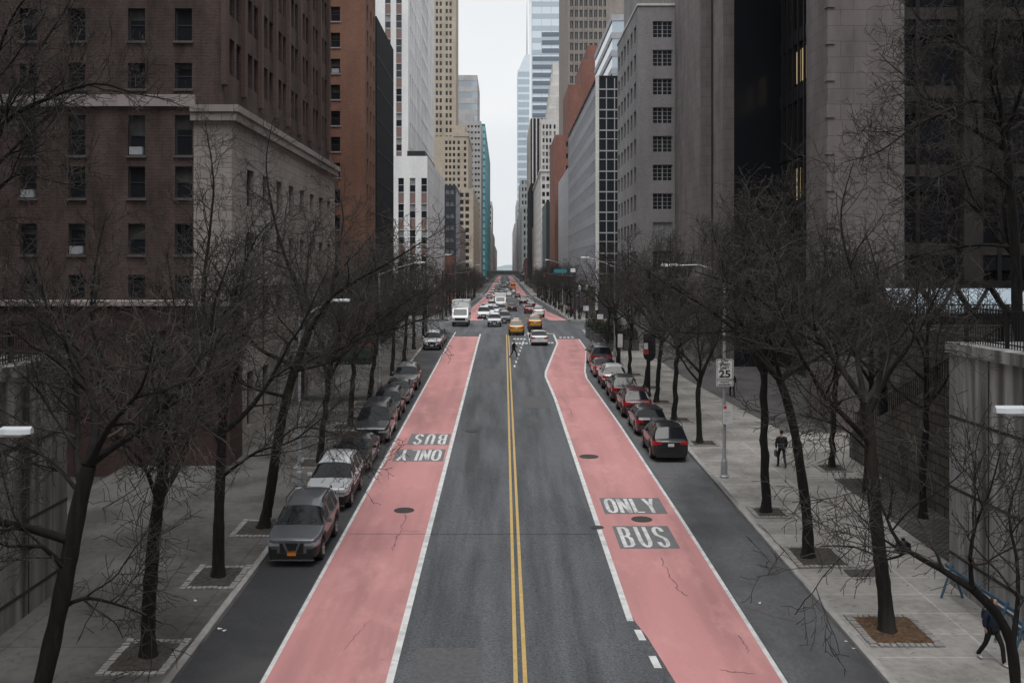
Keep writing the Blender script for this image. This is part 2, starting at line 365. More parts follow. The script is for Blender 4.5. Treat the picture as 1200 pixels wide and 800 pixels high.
def paving(name, c1, c2, joint, pw, ph, ms, stain=(.7,.7,.7), off=0.0, rough=.85):
    m, n, b = new_mat(name); l = n.links.new
    t, br, z, r, x, z2, r2, x2 = nodes(n, 'TexCoord', 'TexBrick', 'TexNoise', 'ValToRGB', 'Mix', 'TexNoise', 'ValToRGB', 'Mix')
    for q in (x, x2): q.data_type = 'RGBA'; q.blend_type = 'MULTIPLY'; q.inputs[0].default_value = 1
    l(t.outputs['Object'], br.inputs['Vector']); br.offset = off; br.inputs['Scale'].default_value = 1
    br.inputs['Color1'].default_value = (*c1, 1); br.inputs['Color2'].default_value = (*c2, 1); br.inputs['Mortar'].default_value = (*joint, 1)
    br.inputs['Brick Width'].default_value = pw; br.inputs['Row Height'].default_value = ph; br.inputs['Mortar Size'].default_value = ms
    l(t.outputs['Object'], z.inputs['Vector']); z.inputs['Scale'].default_value = .5; z.inputs['Detail'].default_value = 8
    l(t.outputs['Object'], z2.inputs['Vector']); z2.inputs['Scale'].default_value = 4; z2.inputs['Detail'].default_value = 5
    r.color_ramp.elements[0].color = (*stain, 1); r.color_ramp.elements[1].color = (1.1, 1.1, 1.1, 1); r.color_ramp.elements[0].position = .35; r.color_ramp.elements[1].position = .6
    r2.color_ramp.elements[0].color = (.9, .9, .9, 1); r2.color_ramp.elements[1].color = (1.06, 1.06, 1.06, 1); r2.color_ramp.elements[0].position = .35; r2.color_ramp.elements[1].position = .6
    l(z.outputs['Fac'], r.inputs[0]); l(z2.outputs['Fac'], r2.inputs[0]); l(br.outputs['Color'], x.inputs[6]); l(r.outputs[0], x.inputs[7])
    l(x.outputs[2], x2.inputs[6]); l(r2.outputs[0], x2.inputs[7])
    z3, r3, x3 = nodes(n, 'TexNoise', 'ValToRGB', 'Mix'); x3.data_type = 'RGBA'; x3.blend_type = 'MULTIPLY'; x3.inputs[0].default_value = 1
    l(t.outputs['Object'], z3.inputs['Vector']); z3.inputs['Scale'].default_value = 6; z3.inputs['Detail'].default_value = 2
    r3.color_ramp.elements[0].color = (1, 1, 1, 1); r3.color_ramp.elements[1].color = (.6, .6, .6, 1); r3.color_ramp.elements[0].position = .66; r3.color_ramp.elements[1].position = .72
    l(z3.outputs['Fac'], r3.inputs[0]); l(x2.outputs[2], x3.inputs[6]); l(r3.outputs[0], x3.inputs[7])
    l(x3.outputs[2], b.inputs['Base Color']); b.inputs['Roughness'].default_value = rough; b.inputs['Specular IOR Level'].default_value = .3
    return m
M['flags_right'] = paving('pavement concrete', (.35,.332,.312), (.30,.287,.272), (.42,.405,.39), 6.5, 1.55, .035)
M['flags_left'] = paving('dimmed pavement concrete', (.125,.12,.114), (.112,.107,.102), (.082,.079,.075), 4.5, 3.0, .03, stain=(.62,.62,.62))  # left pavement: shading towards the edge put into a darker base colour
M['brick_paving'] = paving('dark brick paving', (.13,.12,.122), (.11,.104,.106), (.09,.085,.085), .22, .11, .012, off=.5)
M['setts'] = paving('granite setts', (.16,.155,.15), (.10,.098,.095), (.03,.03,.03), .28, .16, .03, stain=(.55,.55,.55), off=.5)
M['kerb'] = noisy('granite kerb', (.30,.29,.28), (.46,.445,.43), 5, .8, c3=(.12,.115,.11), scale2=.5, stretch=(1, .35, 1))
M['terrace'] = noisy('terrace paving', (.1,.1,.1), (.15,.15,.15), 2, .9)

def ys(a, b, step=4.0):
    k = max(1, int(math.ceil((b-a)/step))); return [a + (b-a)*i/k for i in range(k+1)]
def strip(mb, edges, dz, m=0):
    """edges: list of (y, x left, x right) laid on the street dz above it"""
    for (ya, la, ra), (yb, lb, rb) in zip(edges, edges[1:]):
        mb.quad((la, ya, G(ya)+dz), (ra, ya, G(ya)+dz), (rb, yb, G(yb)+dz), (lb, yb, G(yb)+dz), m)
def lerp_poly(pts, y):
    if y <= pts[0][0]: return pts[0][1]
    for (ya, xa), (yb, xb) in zip(pts, pts[1:]):
        if y <= yb: return xa + (xb-xa)*(y-ya)/(yb-ya)
    return pts[-1][1]
KL, KR = -8.35, 9.62       # kerb lines
AV0, AV1 = 126.0, 147.0     # carriageway of the cross avenue
AV2, AV3 = 330.0, 348.0
Y0, YE = -12.0, 1600.0

g = MB()
ed = ys(-80, 1600, 20) + [2500, 3300]
for a, b in zip(ed, ed[1:]):
    g.quad((-1500, a, G(a)-.4), (1500, a, G(a)-.4), (1500, b, G(b)-.4), (-1500, b, G(b)-.4))
struct(g.build('ground', M['asphalt_new']))
r = MB(); strip(r, [(y, KL, KR) for y in ys(Y0, AV0) + ys(AV0, YE, 6)[1:]], 0)
struct(r.build('road', M['asphalt']))
a = MB()
for (q0, q1) in ((AV0, AV1), (AV2, AV3)):
    for (xa, xb) in ((-90, KL), (KR, 90)): strip(a, [(y, xa, xb) for y in ys(q0-.01, q1+.01)], -.003)
struct(a.build('cross_avenue', M['asphalt']))
p = MB(); strip(p, [(y, KL+.02, -6.2) for y in ys(Y0, 122)], .004); struct(p.build('parking_strip', M['asphalt_new']))
p = MB(); strip(p, [(y, 7.2, KR-.02) for y in ys(Y0, 92)], .004); struct(p.build('parking_strip', M['asphalt_side']))

RI = [(-12, 3.80), (22, 3.80), (30, 3.74), (70, 3.62), (81, 3.42), (84, 3.55), (107, 5.75), (124, 6.0)]       # inner edge of the right bus lane
RO = [(-12, 7.12), (40, 7.08), (60, 6.95), (80, 6.62), (84, 6.8), (101, 8.3), (124, 8.5)]
LO = [(-12, -6.18), (40, -6.08), (124, -5.95)]
LI = [(-12, -2.92), (124, -2.86)]
def lane(pl, pr, a, b, m, dz, name, step=3):
    mb = MB(); strip(mb, [(y, lerp_poly(pl, y), lerp_poly(pr, y)) for y in sorted(set(ys(a, b, step) + [q[0] for q in pl+pr if a < q[0] < b]))], dz)
    return struct(mb.build(name, m))
lane([(-12, -6.15), (124, -5.95)], LI, Y0, 115.5, M['pink'], .008, 'bus_lane')
RI2 = [(-12, 5.8), (14, 5.25), (20, 4.75), (25.1, 4.33), (26.1, 4.23), (28, 4.03), (29.1, 3.84)] + RI[2:]
lane(RI2, RO, Y0, 112, M['pink'], .008, 'bus_lane')
for (q0, q1) in ((149, AV2-2), (AV3+2, 630), (652, 1100)):
    lane([(q0, -6.6), (q1, -6.6)], [(q0, -3.4), (q1, -3.4)], q0, q1, M['pink'], .008, 'bus_lane', 10)
    lane([(q0, 6.9 if q0 < 200 else 4.6), (q0+40, 4.6), (q1, 4.4)], [(q0, 9.4 if q0 < 200 else 7.9), (q0+40, 7.9), (q1, 7.6)], q0, q1, M['pink'], .008, 'bus_lane', 10)
def line(pts, wd, a, b, name='road_marking', m='white_paint', dz=.012):
    return lane([(y, x-wd/2) for y, x in pts], [(y, x+wd/2) for y, x in pts], a, b, M[m], dz, name)
line(LO, .12, Y0, 122); line(LI, .19, Y0, 119)
line([(y, x-.05) for y, x in RI], .19, 29.2, 118); line(RO, .13, Y0, 22.9); line(RO, .13, 23.1, 112)
line([(25, 4.05), (30, 3.72)], .2, 27.8, 28.55); line([(25, 4.08), (30, 3.77)], .2, 26.0, 26.75); line([(10, 5.0), (25, 4.15)], .2, 24.2, 24.95); line([(10, 5.0), (25, 4.15)], .2, 22.4, 23.15)
line([(-12, .30), (124, .26)], .11, Y0, 118.5, m='yellow_paint'); line([(-12, .54), (124, .50)], .11, Y0, 118.5, m='yellow_paint')
for q0, q1 in ((150, AV2-4), (AV3+4, 630), (652, 1100)):
    line([(q0, .3), (q1, .3)], .12, q0, q1, m='yellow_paint'); line([(q0, .58), (q1, .58)], .12, q0, q1, m='yellow_paint')
    line([(q0, -3.3), (q1, -3.3)], .16, q0, q1); line([(q0, -6.7), (q1, -6.7)], .14, q0, q1)
    line([(q0+40, 4.5), (q1, 4.3)], .16, q0+40, q1); line([(q0+40, 8.0), (q1, 7.7)], .14, q0+40, q1)
# turning dashes, stop bar, lettering dashes and zebra bars at the crossing
for i in range(9):
    t = i/9.0; ya = 87 + i*3.0; line([(0, .9+1.5*t), (200, .9+1.5*t+.01)], .14, ya, ya+1.5)
line([(100, 2.75), (130, 2.95)], .14, 106, 122)
mk = MB()
for yb, x0, x1, k in ((106.5, .8, 2.6, 5), (111.5, 1.0, 2.5, 4), (116.5, .8, 2.6, 5), (107.0, 3.2, 5.4, 6), (113.5, 6.3, 8.1, 4)):
    for i in range(k):
        xa = x0 + (x1-x0)*i/k; strip(mk, [(yb, xa, xa+.25), (yb+1.4, xa+.05, xa+.3)], .012)
strip(mk, [(119.0, .8, 6.0), (119.5, .8, 6.0)], .012)
strip(mk, [(326, KL+.3, KR-.3), (327.2, KL+.3, KR-.3)], .012); strip(mk, [(350, KL+.3, KR-.3), (351.5, KL+.3, KR-.3)], .012)
struct(mk.build('road_marking', M['white_paint']))
# words painted on the bus lanes: strokes of constant width, letters 1 wide and 1 high before stretching
GLY = {'O': [[(.5,1),(.2,.93),(.06,.75),(.06,.25),(.2,.07),(.5,0),(.8,.07),(.94,.25),(.94,.75),(.8,.93),(.5,1)]],
       'N': [[(.06,0),(.06,1)], [(.06,1),(.94,0)], [(.94,0),(.94,1)]], 'L': [[(.08,1),(.08,0)], [(.08,.03),(.95,.03)]],
       'Y': [[(.04,1),(.5,.46)], [(.96,1),(.5,.46)], [(.5,.5),(.5,0)]],
       'B': [[(.08,0),(.08,1)], [(.08,.97),(.6,.97),(.84,.88),(.84,.62),(.6,.52),(.08,.52)], [(.6,.52),(.92,.42),(.92,.12),(.65,.03),(.08,.03)]],
       'U': [[(.06,1),(.06,.25),(.22,.07),(.5,0),(.78,.07),(.94,.25),(.94,1)]],
       'S': [[(.93,.78),(.82,.93),(.5,1),(.2,.93),(.07,.78),(.16,.6),(.5,.51),(.84,.41),(.93,.22),(.8,.07),(.5,0),(.18,.07),(.05,.22)]]}
def word(txt, x0, y0, wd, ht, flip=False, lw=.155, boxw=None):
    bx = boxw or wd
    o = []
    mb = MB(); strip(mb, [(y0-.12, x0-.12, x0+bx), (y0+ht+.12, x0-.12, x0+bx)], .013)
    struct(mb.build('lettering_panel', M['letter_box']))
    mb = MB(); k = len(txt); cw = wd/k
    lx = lw; ly = lw*1.25
    for i, c in enumerate(txt):
        for st in GLY[c]:
            lw_ = .68 if k == 4 else .56
            pts = [((i+.12+lw_*u)*cw, lx*.35 + v*(ht-lx*.7)) for u, v in st]
            for q, (a, b) in enumerate(zip(pts, pts[1:])):
                d = Vector((b[0]-a[0], b[1]-a[1])); d.normalize(); nrm = Vector((-d.y, d.x))*lw/2; e = d*lw*.18
                qs = [Vector(a)-e+nrm, Vector(a)-e-nrm, Vector(b)+e-nrm, Vector(b)+e+nrm]
                qq = []
                for v in qs:
                    X, Y = (x0+wd-v.x, y0+ht-v.y) if flip else (x0+v.x, y0+v.y)
                    qq.append((X, Y, G(Y)+.017+.0004*q+.002*(i % 2)))
                mb.poly(qq)
    return struct(mb.build('lane_lettering', M['white_paint']))
word('ONLY', 4.22, 40.7, 2.2, 2.25, boxw=2.45); word('BUS', 4.32, 36.15, 1.95, 2.6, boxw=2.05)
word('ONLY', -5.55, 50.3, 2.3, 2.6, True, boxw=2.45); word('BUS', -5.2, 54.3, 2.0, 2.8, True, boxw=2.15)
# seams and cracks in the surface
random.seed(5)
ck = MB()
def crack(px, wdt=.05, dz=.0135):
    pts = []
    q = [at(*p) for p in px]
    for a, b in zip(q, q[1:]):
        for i in range(5):
            t = i/5; pts.append((a.x+(b.x-a.x)*t+random.uniform(-.07,.07), a.y+(b.y-a.y)*t+random.uniform(-.05,.05)))
    for a, b in zip(pts, pts[1:]):
        d = Vector((b[0]-a[0], b[1]-a[1])).normalized(); nrm = Vector((-d.y, d.x))*wdt/2*random.uniform(.3, 1)
        ck.poly([(a[0]+nrm.x, a[1]+nrm.y, G(a[1])+dz), (a[0]-nrm.x, a[1]-nrm.y, G(a[1])+dz), (b[0]-nrm.x, b[1]-nrm.y, G(b[1])+dz), (b[0]+nrm.x, b[1]+nrm.y, G(b[1])+dz)])
crack([(774, 654), (781, 668), (790, 682), (798, 694), (808, 700)]); crack([(476, 603), (470, 620), (462, 634), (458, 648)])
crack([(846, 785), (866, 788), (885, 789)], .04); crack([(760, 556), (778, 560), (800, 562), (822, 566)], .07); crack([(870, 710), (905, 722), (953, 733)], .05)
crack([(660, 466), (668, 480), (672, 490)], .05); crack([(468, 622), (480, 622), (494, 623)], .03); crack([(866, 744), (872, 754), (878, 768)], .035)
crack([(500, 770), (470, 775), (440, 772)], .02); crack([(402, 760), (420, 742), (436, 724)], .02)
struct(ck.build('road_crack', M['crack']))
sm = MB()
for yb in (37.8, 63.5, 90): strip(sm, [(yb, -5.9, 3.5), (yb+.035, -5.9, 3.5)], .0125)
strip(sm, [(70.5, 3.7, 6.7), (70.54, 3.7, 6.7)], .0125)
struct(sm.build('road_seam', M['seam']))

pt = MB()
for (x0, x1, y0, y1) in ((-2.4, -.6, 24.5, 27.3), (1.4, 3.0, 66, 71), (-1.9, -.4, 78, 86)): strip(pt, [(y, x0, x1) for y in ys(y0, y1)], .0105)
struct(pt.build('road_patch', noisy('patched asphalt', (.085,.085,.09), (.125,.125,.13), 8, .8)))
# kerbs and pavements
def side(x_in, x_out, s, mpave, a, b):
    """x_in: kerb face; pavement from the kerb to x_out"""
    k = MB(); zs = ys(a, b)
    for ya, yb in zip(zs, zs[1:]):
        for (xa, za, xb, zb) in ((x_in, -.03, x_in, .13), (x_in, .13, x_in+s*.03, .15), (x_in+s*.03, .15, x_in+s*.20, .15)):
            k.quad((xa, ya, G(ya)+za), (xb, ya, G(ya)+zb), (xb, yb, G(yb)+zb), (xa, yb, G(yb)+za))
    for yy in (a, b): k.quad((x_in, yy, G(yy)-.1), (x_in+s*.2, yy, G(yy)-.1), (x_in+s*.2, yy, G(yy)+.15), (x_in, yy, G(yy)+.14))
    struct(k.build('kerb', M['kerb']))
    p = MB(); strip(p, [(y, min(x_in+s*.2, x_out), max(x_in+s*.2, x_out)) for y in zs], .146)
    p.quad((x_in, a, G(a)-.3), (x_out, a, G(a)-.3), (x_out, a, G(a)+.146), (x_in, a, G(a)+.146))
    p.quad((x_in, b, G(b)-.3), (x_out, b, G(b)-.3), (x_out, b, G(b)+.146), (x_in, b, G(b)+.146))
    struct(p.build('pavement', mpave))
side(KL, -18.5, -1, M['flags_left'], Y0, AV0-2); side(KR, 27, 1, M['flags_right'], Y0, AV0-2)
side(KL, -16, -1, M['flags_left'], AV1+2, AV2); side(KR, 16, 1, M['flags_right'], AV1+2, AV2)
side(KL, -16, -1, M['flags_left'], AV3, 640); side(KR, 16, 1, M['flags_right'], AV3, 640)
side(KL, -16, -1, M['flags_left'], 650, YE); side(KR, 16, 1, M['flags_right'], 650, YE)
p = MB(); strip(p, [(y, lerp_poly([(57, 16.0), (79, 14.3), (104, 13.9)], y), 27) for y in ys(57, 104)], .152); struct(p.build('brick_forecourt', M['brick_paving']))
p = MB(); strip(p, [(y, 15.2, 27) for y in ys(30, 46)], .152); struct(p.build('sett_paving', M['setts']))
# hill across the river
h = MB(); random.seed(3); xs = [-700 + 20*i for i in range(71)]
hp = [(x, 17 + 4*math.sin(x*.013) + 3*math.sin(x*.05+1) + random.uniform(-2, 2)) for x in xs]
for (xa, za), (xb, zb) in zip(hp, hp[1:]):
    h.quad((xa, 2600, -5), (xb, 2600, -5), (xb, 2700, zb), (xa, 2700, za)); h.quad((xa, 2700, za), (xb, 2700, zb), (xb, 3200, zb*.9), (xa, 3200, za*.9))
struct(h.build('hill', noisy('wooded hill', (.20,.25,.28), (.27,.32,.34), .02, .9)))  # distance haze put into the pale blue-grey colour

# ------------------------------------------------------------------ buildings
WCACHE = {}
def window_vf(w, h, style, var):
    """a window in its opening: x along the wall, z up, outside towards -y; materials: frame, glass"""
    b = MB(); t = min(.06, w*.08); d = .05
    if style == 'tall':     # window above a red brown panel
        b.box(0, w, 0, d, 0, h*.42, 2); b.box(0, w, -.01, d, h*.42, h*.47, 0); b.quad((0, .02, h*.47), (w, .02, h*.47), (w, .02, h*.74), (0, .02, h*.74), 1)
        b.box(0, w, -.01, d, h*.72, h*.75, 0); b.quad((0, .012, h*.75), (w, .012, h*.75), (w, .012, h), (0, .012, h), 1 if var % 2 else 3)
        return b
    b.box(0, t, 0, d, 0, h); b.box(w-t, w, 0, d, 0, h); b.box(t, w-t, 0, d, 0, t); b.box(t, w-t, 0, d, h-t, h)
    g1 = 1
    if style in ('hung',):
        b.box(t, w-t, .004, d, h*.5-.03, h*.5+.03)
        k = (0, .35, 0, .5, .2)[var % 5]
        if k:
            b.quad((t, .03, h*(1-k)), (w-t, .03, h*(1-k)), (w-t, .03, h-t), (t, .03, h-t), 3)
        b.quad((t, .035, t), (w-t, .035, t), (w-t, .035, h-t), (t, .035, h-t), g1)
    elif style == 'grid':
        for i in range(1, 4): 
            x = w*i/4; b.box(x-.025 if i != 2 else x-.06, x+.025 if i != 2 else x+.06, .004, d, t, h-t)
        for i in range(1, 4): z = h*i/4; b.box(t, w-t, .008, d-.002, z-.02, z+.02)
        b.quad((t, .035, t), (w-t, .035, t), (w-t, .035, h-t), (t, .035, h-t), 3 if var % 4 == 0 else 1)
    elif style == 'pair':
        b.box(w/2-.04, w/2+.04, .004, d, t, h-t); b.quad((t, .035, t), (w-t, .035, t), (w-t, .035, h-t), (t, .035, h-t), 1)
    else:
        b.quad((t, .035, t), (w-t, .035, t), (w-t, .035, h-t), (t, .035, h-t), 3 if (var % 4 == 1) else 1)
    return b
class Bld:
    """a building: an Empty at its near street corner, walls, roof and its windows as children"""
    def __init__(s, name, label, x, y, group=None, cat='building'):
        s.e = thing(name, label, cat, (x, y, G(y)), group=group); s.w = MB(); s.wins = []; s.z0 = G(y)-.6
    def face(s, plane, c, a0, a1, z0, z1, cols, rows, depth=.25, style='hung', fm='frame_dark', gm='glass', m=0, mix=True, mb=None):
        """plane: 'front' (towards the camera, at y=c), 'right' (looks to +x, at x=c) or 'left' (looks to -x)"""
        mb = mb or s.w
        def q(u, z, dd):
            return (u, c+dd, z) if plane == 'front' else ((c-dd, u, z) if plane == 'right' else (c+dd, u, z))
        cols = [k for k in cols if k[0] >= a0 and k[1] <= a1]; rows = [k for k in rows if k[0] >= z0 and k[1] <= z1]
        if not cols or not rows:
            mb.quad(q(a0, z0, 0), q(a1, z0, 0), q(a1, z1, 0), q(a0, z1, 0), m); return
        z = z0
        for (r0, r1) in sorted(rows):
            if r0 > z: mb.quad(q(a0, z, 0), q(a1, z, 0), q(a1, r0, 0), q(a0, r0, 0), m)
            u = a0
            for (c0, c1) in sorted(cols):
                if c0 > u: mb.quad(q(u, r0, 0), q(c0, r0, 0), q(c0, r1, 0), q(u, r1, 0), m)
                for A, B in (((c0, r0), (c1, r0)), ((c1, r0), (c1, r1)), ((c1, r1), (c0, r1)), ((c0, r1), (c0, r0))):
                    mb.quad(q(*A, 0), q(*B, 0), q(*B, depth+.06), q(*A, depth+.06), m)
                mb.quad(q(c0, r0, depth+.06), q(c1, r0, depth+.06), q(c1, r1, depth+.06), q(c0, r1, depth+.06), m)
                loc, rz = (((c0, c+depth, r0), 0) if plane == 'front' else (((c-depth, c0, r0), R(90)) if plane == 'right' else ((c+depth, c1, r0), R(-90))))
                s.wins.append((loc, rz, c1-c0, r1-r0, style, fm, gm, len(s.wins)*7 + int(r0*3)))
                u = c1
            if a1 > u: mb.quad(q(u, r0, 0), q(a1, r0, 0), q(a1, r1, 0), q(u, r1, 0), m)
            z = r1
        if z1 > z: mb.quad(q(a0, z, 0), q(a1, z, 0), q(a1, z1, 0), q(a0, z1, 0), m)
    def part(s, name, mb, m, smooth=False): return mb.build(name, m, s.e, smooth)
    def back(s, x0, x1, y0, y1, z0, z1, skip=''):
        if z0 < 8: s.ext = (x0, x1, y0, y1)
        """the faces nobody decorated: back, hidden side and roof"""
        if 'l' not in skip: s.w.quad((x0, y0, z0), (x0, y1, z0), (x0, y1, z1), (x0, y0, z1))
        if 'r' not in skip: s.w.quad((x1, y0, z0), (x1, y1, z0), (x1, y1, z1), (x1, y0, z1))
        s.w.quad((x0, y1, z0), (x1, y1, z0), (x1, y1, z1), (x0, y1, z1))
        if 'f' not in skip: s.w.quad((x0, y0, z0), (x1, y0, z0), (x1, y0, z1), (x0, y0, z1))
        rf = MB(); rf.quad((x0, y0, z1-.05), (x1, y0, z1-.05), (x1, y1, z1-.05), (x0, y1, z1-.05)); rf.build('roof', M['roof'], s.e)
    def done(s, wall_mats, wall_name='wall', sills=None, cap=100):
        s.w.build(wall_name, wall_mats, s.e)
        if s.e.location.y > 145 and hasattr(s, 'ext'):      # shopfronts at street level
            x0, x1, y0, y1 = s.ext; sx = x1 if x1 < 0 else x0; sg = 1 if x1 < 0 else -1; zg = G(y0)
            f = MB(); f.box(min(sx+sg*.02, sx+sg*.22), max(sx+sg*.02, sx+sg*.22), y0+.3, y1-.3, zg-.3, zg+4.4); f.box(min(sx, sx-sg*6), max(sx, sx-sg*6), y0-.25, y0-.02, zg-.3, zg+4.4); f.build('storefront', M['store'], s.e)
            if y1 - y0 > 24:
                rr = random.Random(int(y0)); y = y0 + 5
                while y < min(y1 - 6, y0 + 90):
                    f = MB(); w_ = rr.uniform(3, 5); f.quad((sx+sg*.23, y, zg+3.6), (sx+sg*.23, y+w_, zg+3.6), (sx+sg*1.6, y+w_, zg+2.9), (sx+sg*1.6, y, zg+2.9)); f.quad((sx+sg*1.6, y, zg+2.9), (sx+sg*1.6, y+w_, zg+2.9), (sx+sg*1.6, y+w_, zg+2.6), (sx+sg*1.6, y, zg+2.6)); f.build('shop_awning', M[rr.choice(('awning', 'store', 'blue_paint', 'brick_red', 'white_sign'))], s.e); y += w_ + rr.uniform(4, 12)
        cx = Vector((0, 0, EYE))
        def seen(wn):
            v = Vector(wn[0]) - cx
            sx = VX + F*v.x/max(v.y, 1); sy = VY - F*v.z/max(v.y, 1)
            inside = -10 < sx < 1210 and -10 < sy < 820
            return (0 if inside else 1, v.length)
        ws = sorted(s.wins, key=seen); rest = MB(); rm = None
        rnd = random.Random(len(ws))
        n_in = 0
        for i, (loc, rz, w_, h_, st, fm, gm, var) in enumerate(ws):
            var = rnd.randint(0, 19); key = (round(w_, 3), round(h_, 3), st, fm, gm, var % 20)
            if key not in WCACHE:
                vb = window_vf(w_, h_, st, var)
                WCACHE[key] = (vb, vb.mesh('window', [M[fm], M[gm], M['spandrel'], M['glass_dim' if st == 'hung' else 'glass_blind']]))
            vb, me = WCACHE[key]
            if i < cap and seen(ws[i])[0] == 0:
                o = bpy.data.objects.new('window', me); COL.objects.link(o); o.parent = s.e
                o.location = Vector(loc) - s.e.location; o.rotation_euler = (0, 0, rz)
                if sills and rz == 0 and i < 60:
                    sb = MB(); sb.box(-.08, w_+.08, -.33, -.02, -.13, -.012); so = bpy.data.objects.new('sill', sb.mesh('sill', M[sills])); COL.objects.link(so); so.parent = o
                    if var in (3, 9, 14): sb = MB(); sb.box(w_*.12, w_*.88, -.34, .02, .02, .42); so = bpy.data.objects.new('air_conditioner', sb.mesh('air_conditioner', M['metal'])); COL.objects.link(so); so.parent = o
            else:
                rest.add((vb.v, vb.f, vb.m), Matrix.Translation(Vector(loc)) @ Matrix.Rotation(rz, 4, 'Z')); rm = [M[fm], M[gm], M['spandrel'], M['glass_dim' if st == 'hung' else 'glass_blind']]
        if rest.v:
            o = rest.build('window', rm, s.e); o['kind'] = 'stuff'
def rng_cols(a, b, pitch, wd):
    k = int((b-a)/pitch); off = (b-a-k*pitch)/2
    return [(a+off+pitch*i+(pitch-wd)/2, a+off+pitch*i+(pitch+wd)/2) for i in range(k)]
def rows_from(z, pitch, ht, top): 
    o = []
    while z+ht < top: o.append((z, z+ht)); z += pitch
    return o
def cols_px(px, w_px, Y): return [((p-w_px/2-VX)*Y/F, (p+w_px/2-VX)*Y/F) for p in px]
def zpx(py, Y): return EYE - (py-VY)*Y/F

# --- left: dark brown brick apartment tower, its brick annex in front and stone base along the street
t = Bld('brick_building', 'dark brown brick apartment tower behind the left trees, its limestone base facing the street', -14.4, 51)
Yf = 51; xr = -14.4
cols = cols_px([-30, 33, 90, 160, 215], 20, Yf)
rws = [(zpx(b, Yf), zpx(a, Yf)) for a, b in ((-190, -153), (-128, -92), (-60, -22), (10, 48), (74, 104), (135, 182), (195, 232), (262, 298), (322, 350))] 
rws += [(zpx(y+38, Yf), zpx(y, Yf)) for y in (-260, -330, -400, -470, -540)]
t.face('front', Yf, -46, xr, t.z0, 45, cols, rws, .22)
scols = []
y = 52.2
while y < 81: scols += [(y, y+.95), (y+1.35, y+2.3)]; y += 3.75
t.face('right', xr, Yf, 82, t.z0, 45, scols, rows_from(21.4, 3.1, 1.9, 44.6), .22)
t.back(-46, xr, Yf, 82, t.z0, 45, 'rf')
pl = MB(); y = 51.0
while y < 82.2: pl.box(xr-.05, xr+.22, y-.22, y+.28, 20.6, 45.2); y += 3.75
pl.build('pilaster', M['brick_side'], t.e)
bd = MB(); bd.box(-46, xr-1.4, Yf-.18, Yf+.05, 19.5, 20.1); bd.build('string_course', M['stone_trim'], t.e)
sb = MB(); xs_ = -13.95
t2 = []
t.face('right', xs_, 50.95, 82, t.z0, 19.2, rng_cols(53, 81, 3.5, 1.5), [(2.6, 5.6), (7.2, 9.6), (11.0, 13.2), (14.6, 16.6)], .3, mb=sb)
sb.quad((-15.9, 50.95, t.z0), (xs_, 50.95, t.z0), (xs_, 50.95, 19.2), (-15.9, 50.95, 19.2)); sb.quad((-15.9, 50.95, 19.2), (xs_, 50.95, 19.2), (xs_, 82, 19.2), (-15.9, 82, 19.2))
sb.quad((-15.9, 50.95, t.z0), (-15.9, 51.2, t.z0), (-15.9, 51.2, 19.2), (-15.9, 50.95, 19.2)); sb.quad((-15.9, 82, t.z0), (xs_, 82, t.z0), (xs_, 82, 19.2), (-15.9, 82, 19.2))
sb.build('stone_base', M['limestone'], t.e)
cn = MB(); cn.box(-16.0, xs_+.42, 50.6, 82.15, 19.2, 19.55); cn.box(-16.0, xs_+.3, 50.7, 82.1, 18.75, 19.198); cn.box(-15.98, xs_+.18, 50.8, 82.05, 10.2, 10.5)
cn.build('cornice', M['limestone'], t.e)
t.done([M['brick_dark']], sills='sill_dark', cap=98)
t = Bld('brick_annex', 'low dark red brick block at the brown tower foot, past the left wall', -13.4, 48.6)
t.face('front', 48.6, -30, -13.4, t.z0, 9.4, [(-26, -24.8), (-22.4, -21.2), (-17.6, -16.5)], [(3.2, 5.4), (6.2, 8.2)], .2)
t.back(-30, -13.4, 48.6, 50.93, t.z0, 9.4, 'f')
cp = MB(); cp.box(-30.1, -13.25, 48.4, 50.9, 9.4, 9.62); cp.build('coping', M['stone_trim'], t.e)
t.done([M['brick_red']])
# --- left: orange brown brick building and black slab
t = Bld('brick_building', 'orange brown brick tower with one column of windows, left of the black slab', -13, 93)
Yf = 93
t.face('front', Yf, -30, -13, t.z0, 52, cols_px([393, 330], 11, Yf), [(zpx(y+17, Yf), zpx(y, Yf)) for y in [8+30.5*i for i in range(-8, 11)]], .25)
t.face('right', -13, Yf, 100.4, t.z0, 52, [(94.2, 95.1), (96.6, 97.5), (98.8, 99.7)], rows_from(8, 2.43, 1.5, 51), .2)
t.back(-30, -13, Yf, 100.4, t.z0, 52, 'rf'); t.done([M['brick_orange']], sills='stone_trim')
t = Bld('dark_building', 'windowless black slab between the orange brick tower and the white tower', -12.9, 100.5)
t.back(-34, -12.9, 100.5, 116, t.z0, zpx(19, 100.5), '')
fl = MB(); z = 4
while z < 36: fl.box(-12.92, -12.86, 100.6, 115.9, z, z+.06); z += 3.2
fl.build('panel_joint', M['dark_frame'], t.e)
t.done([M['black_panel']])
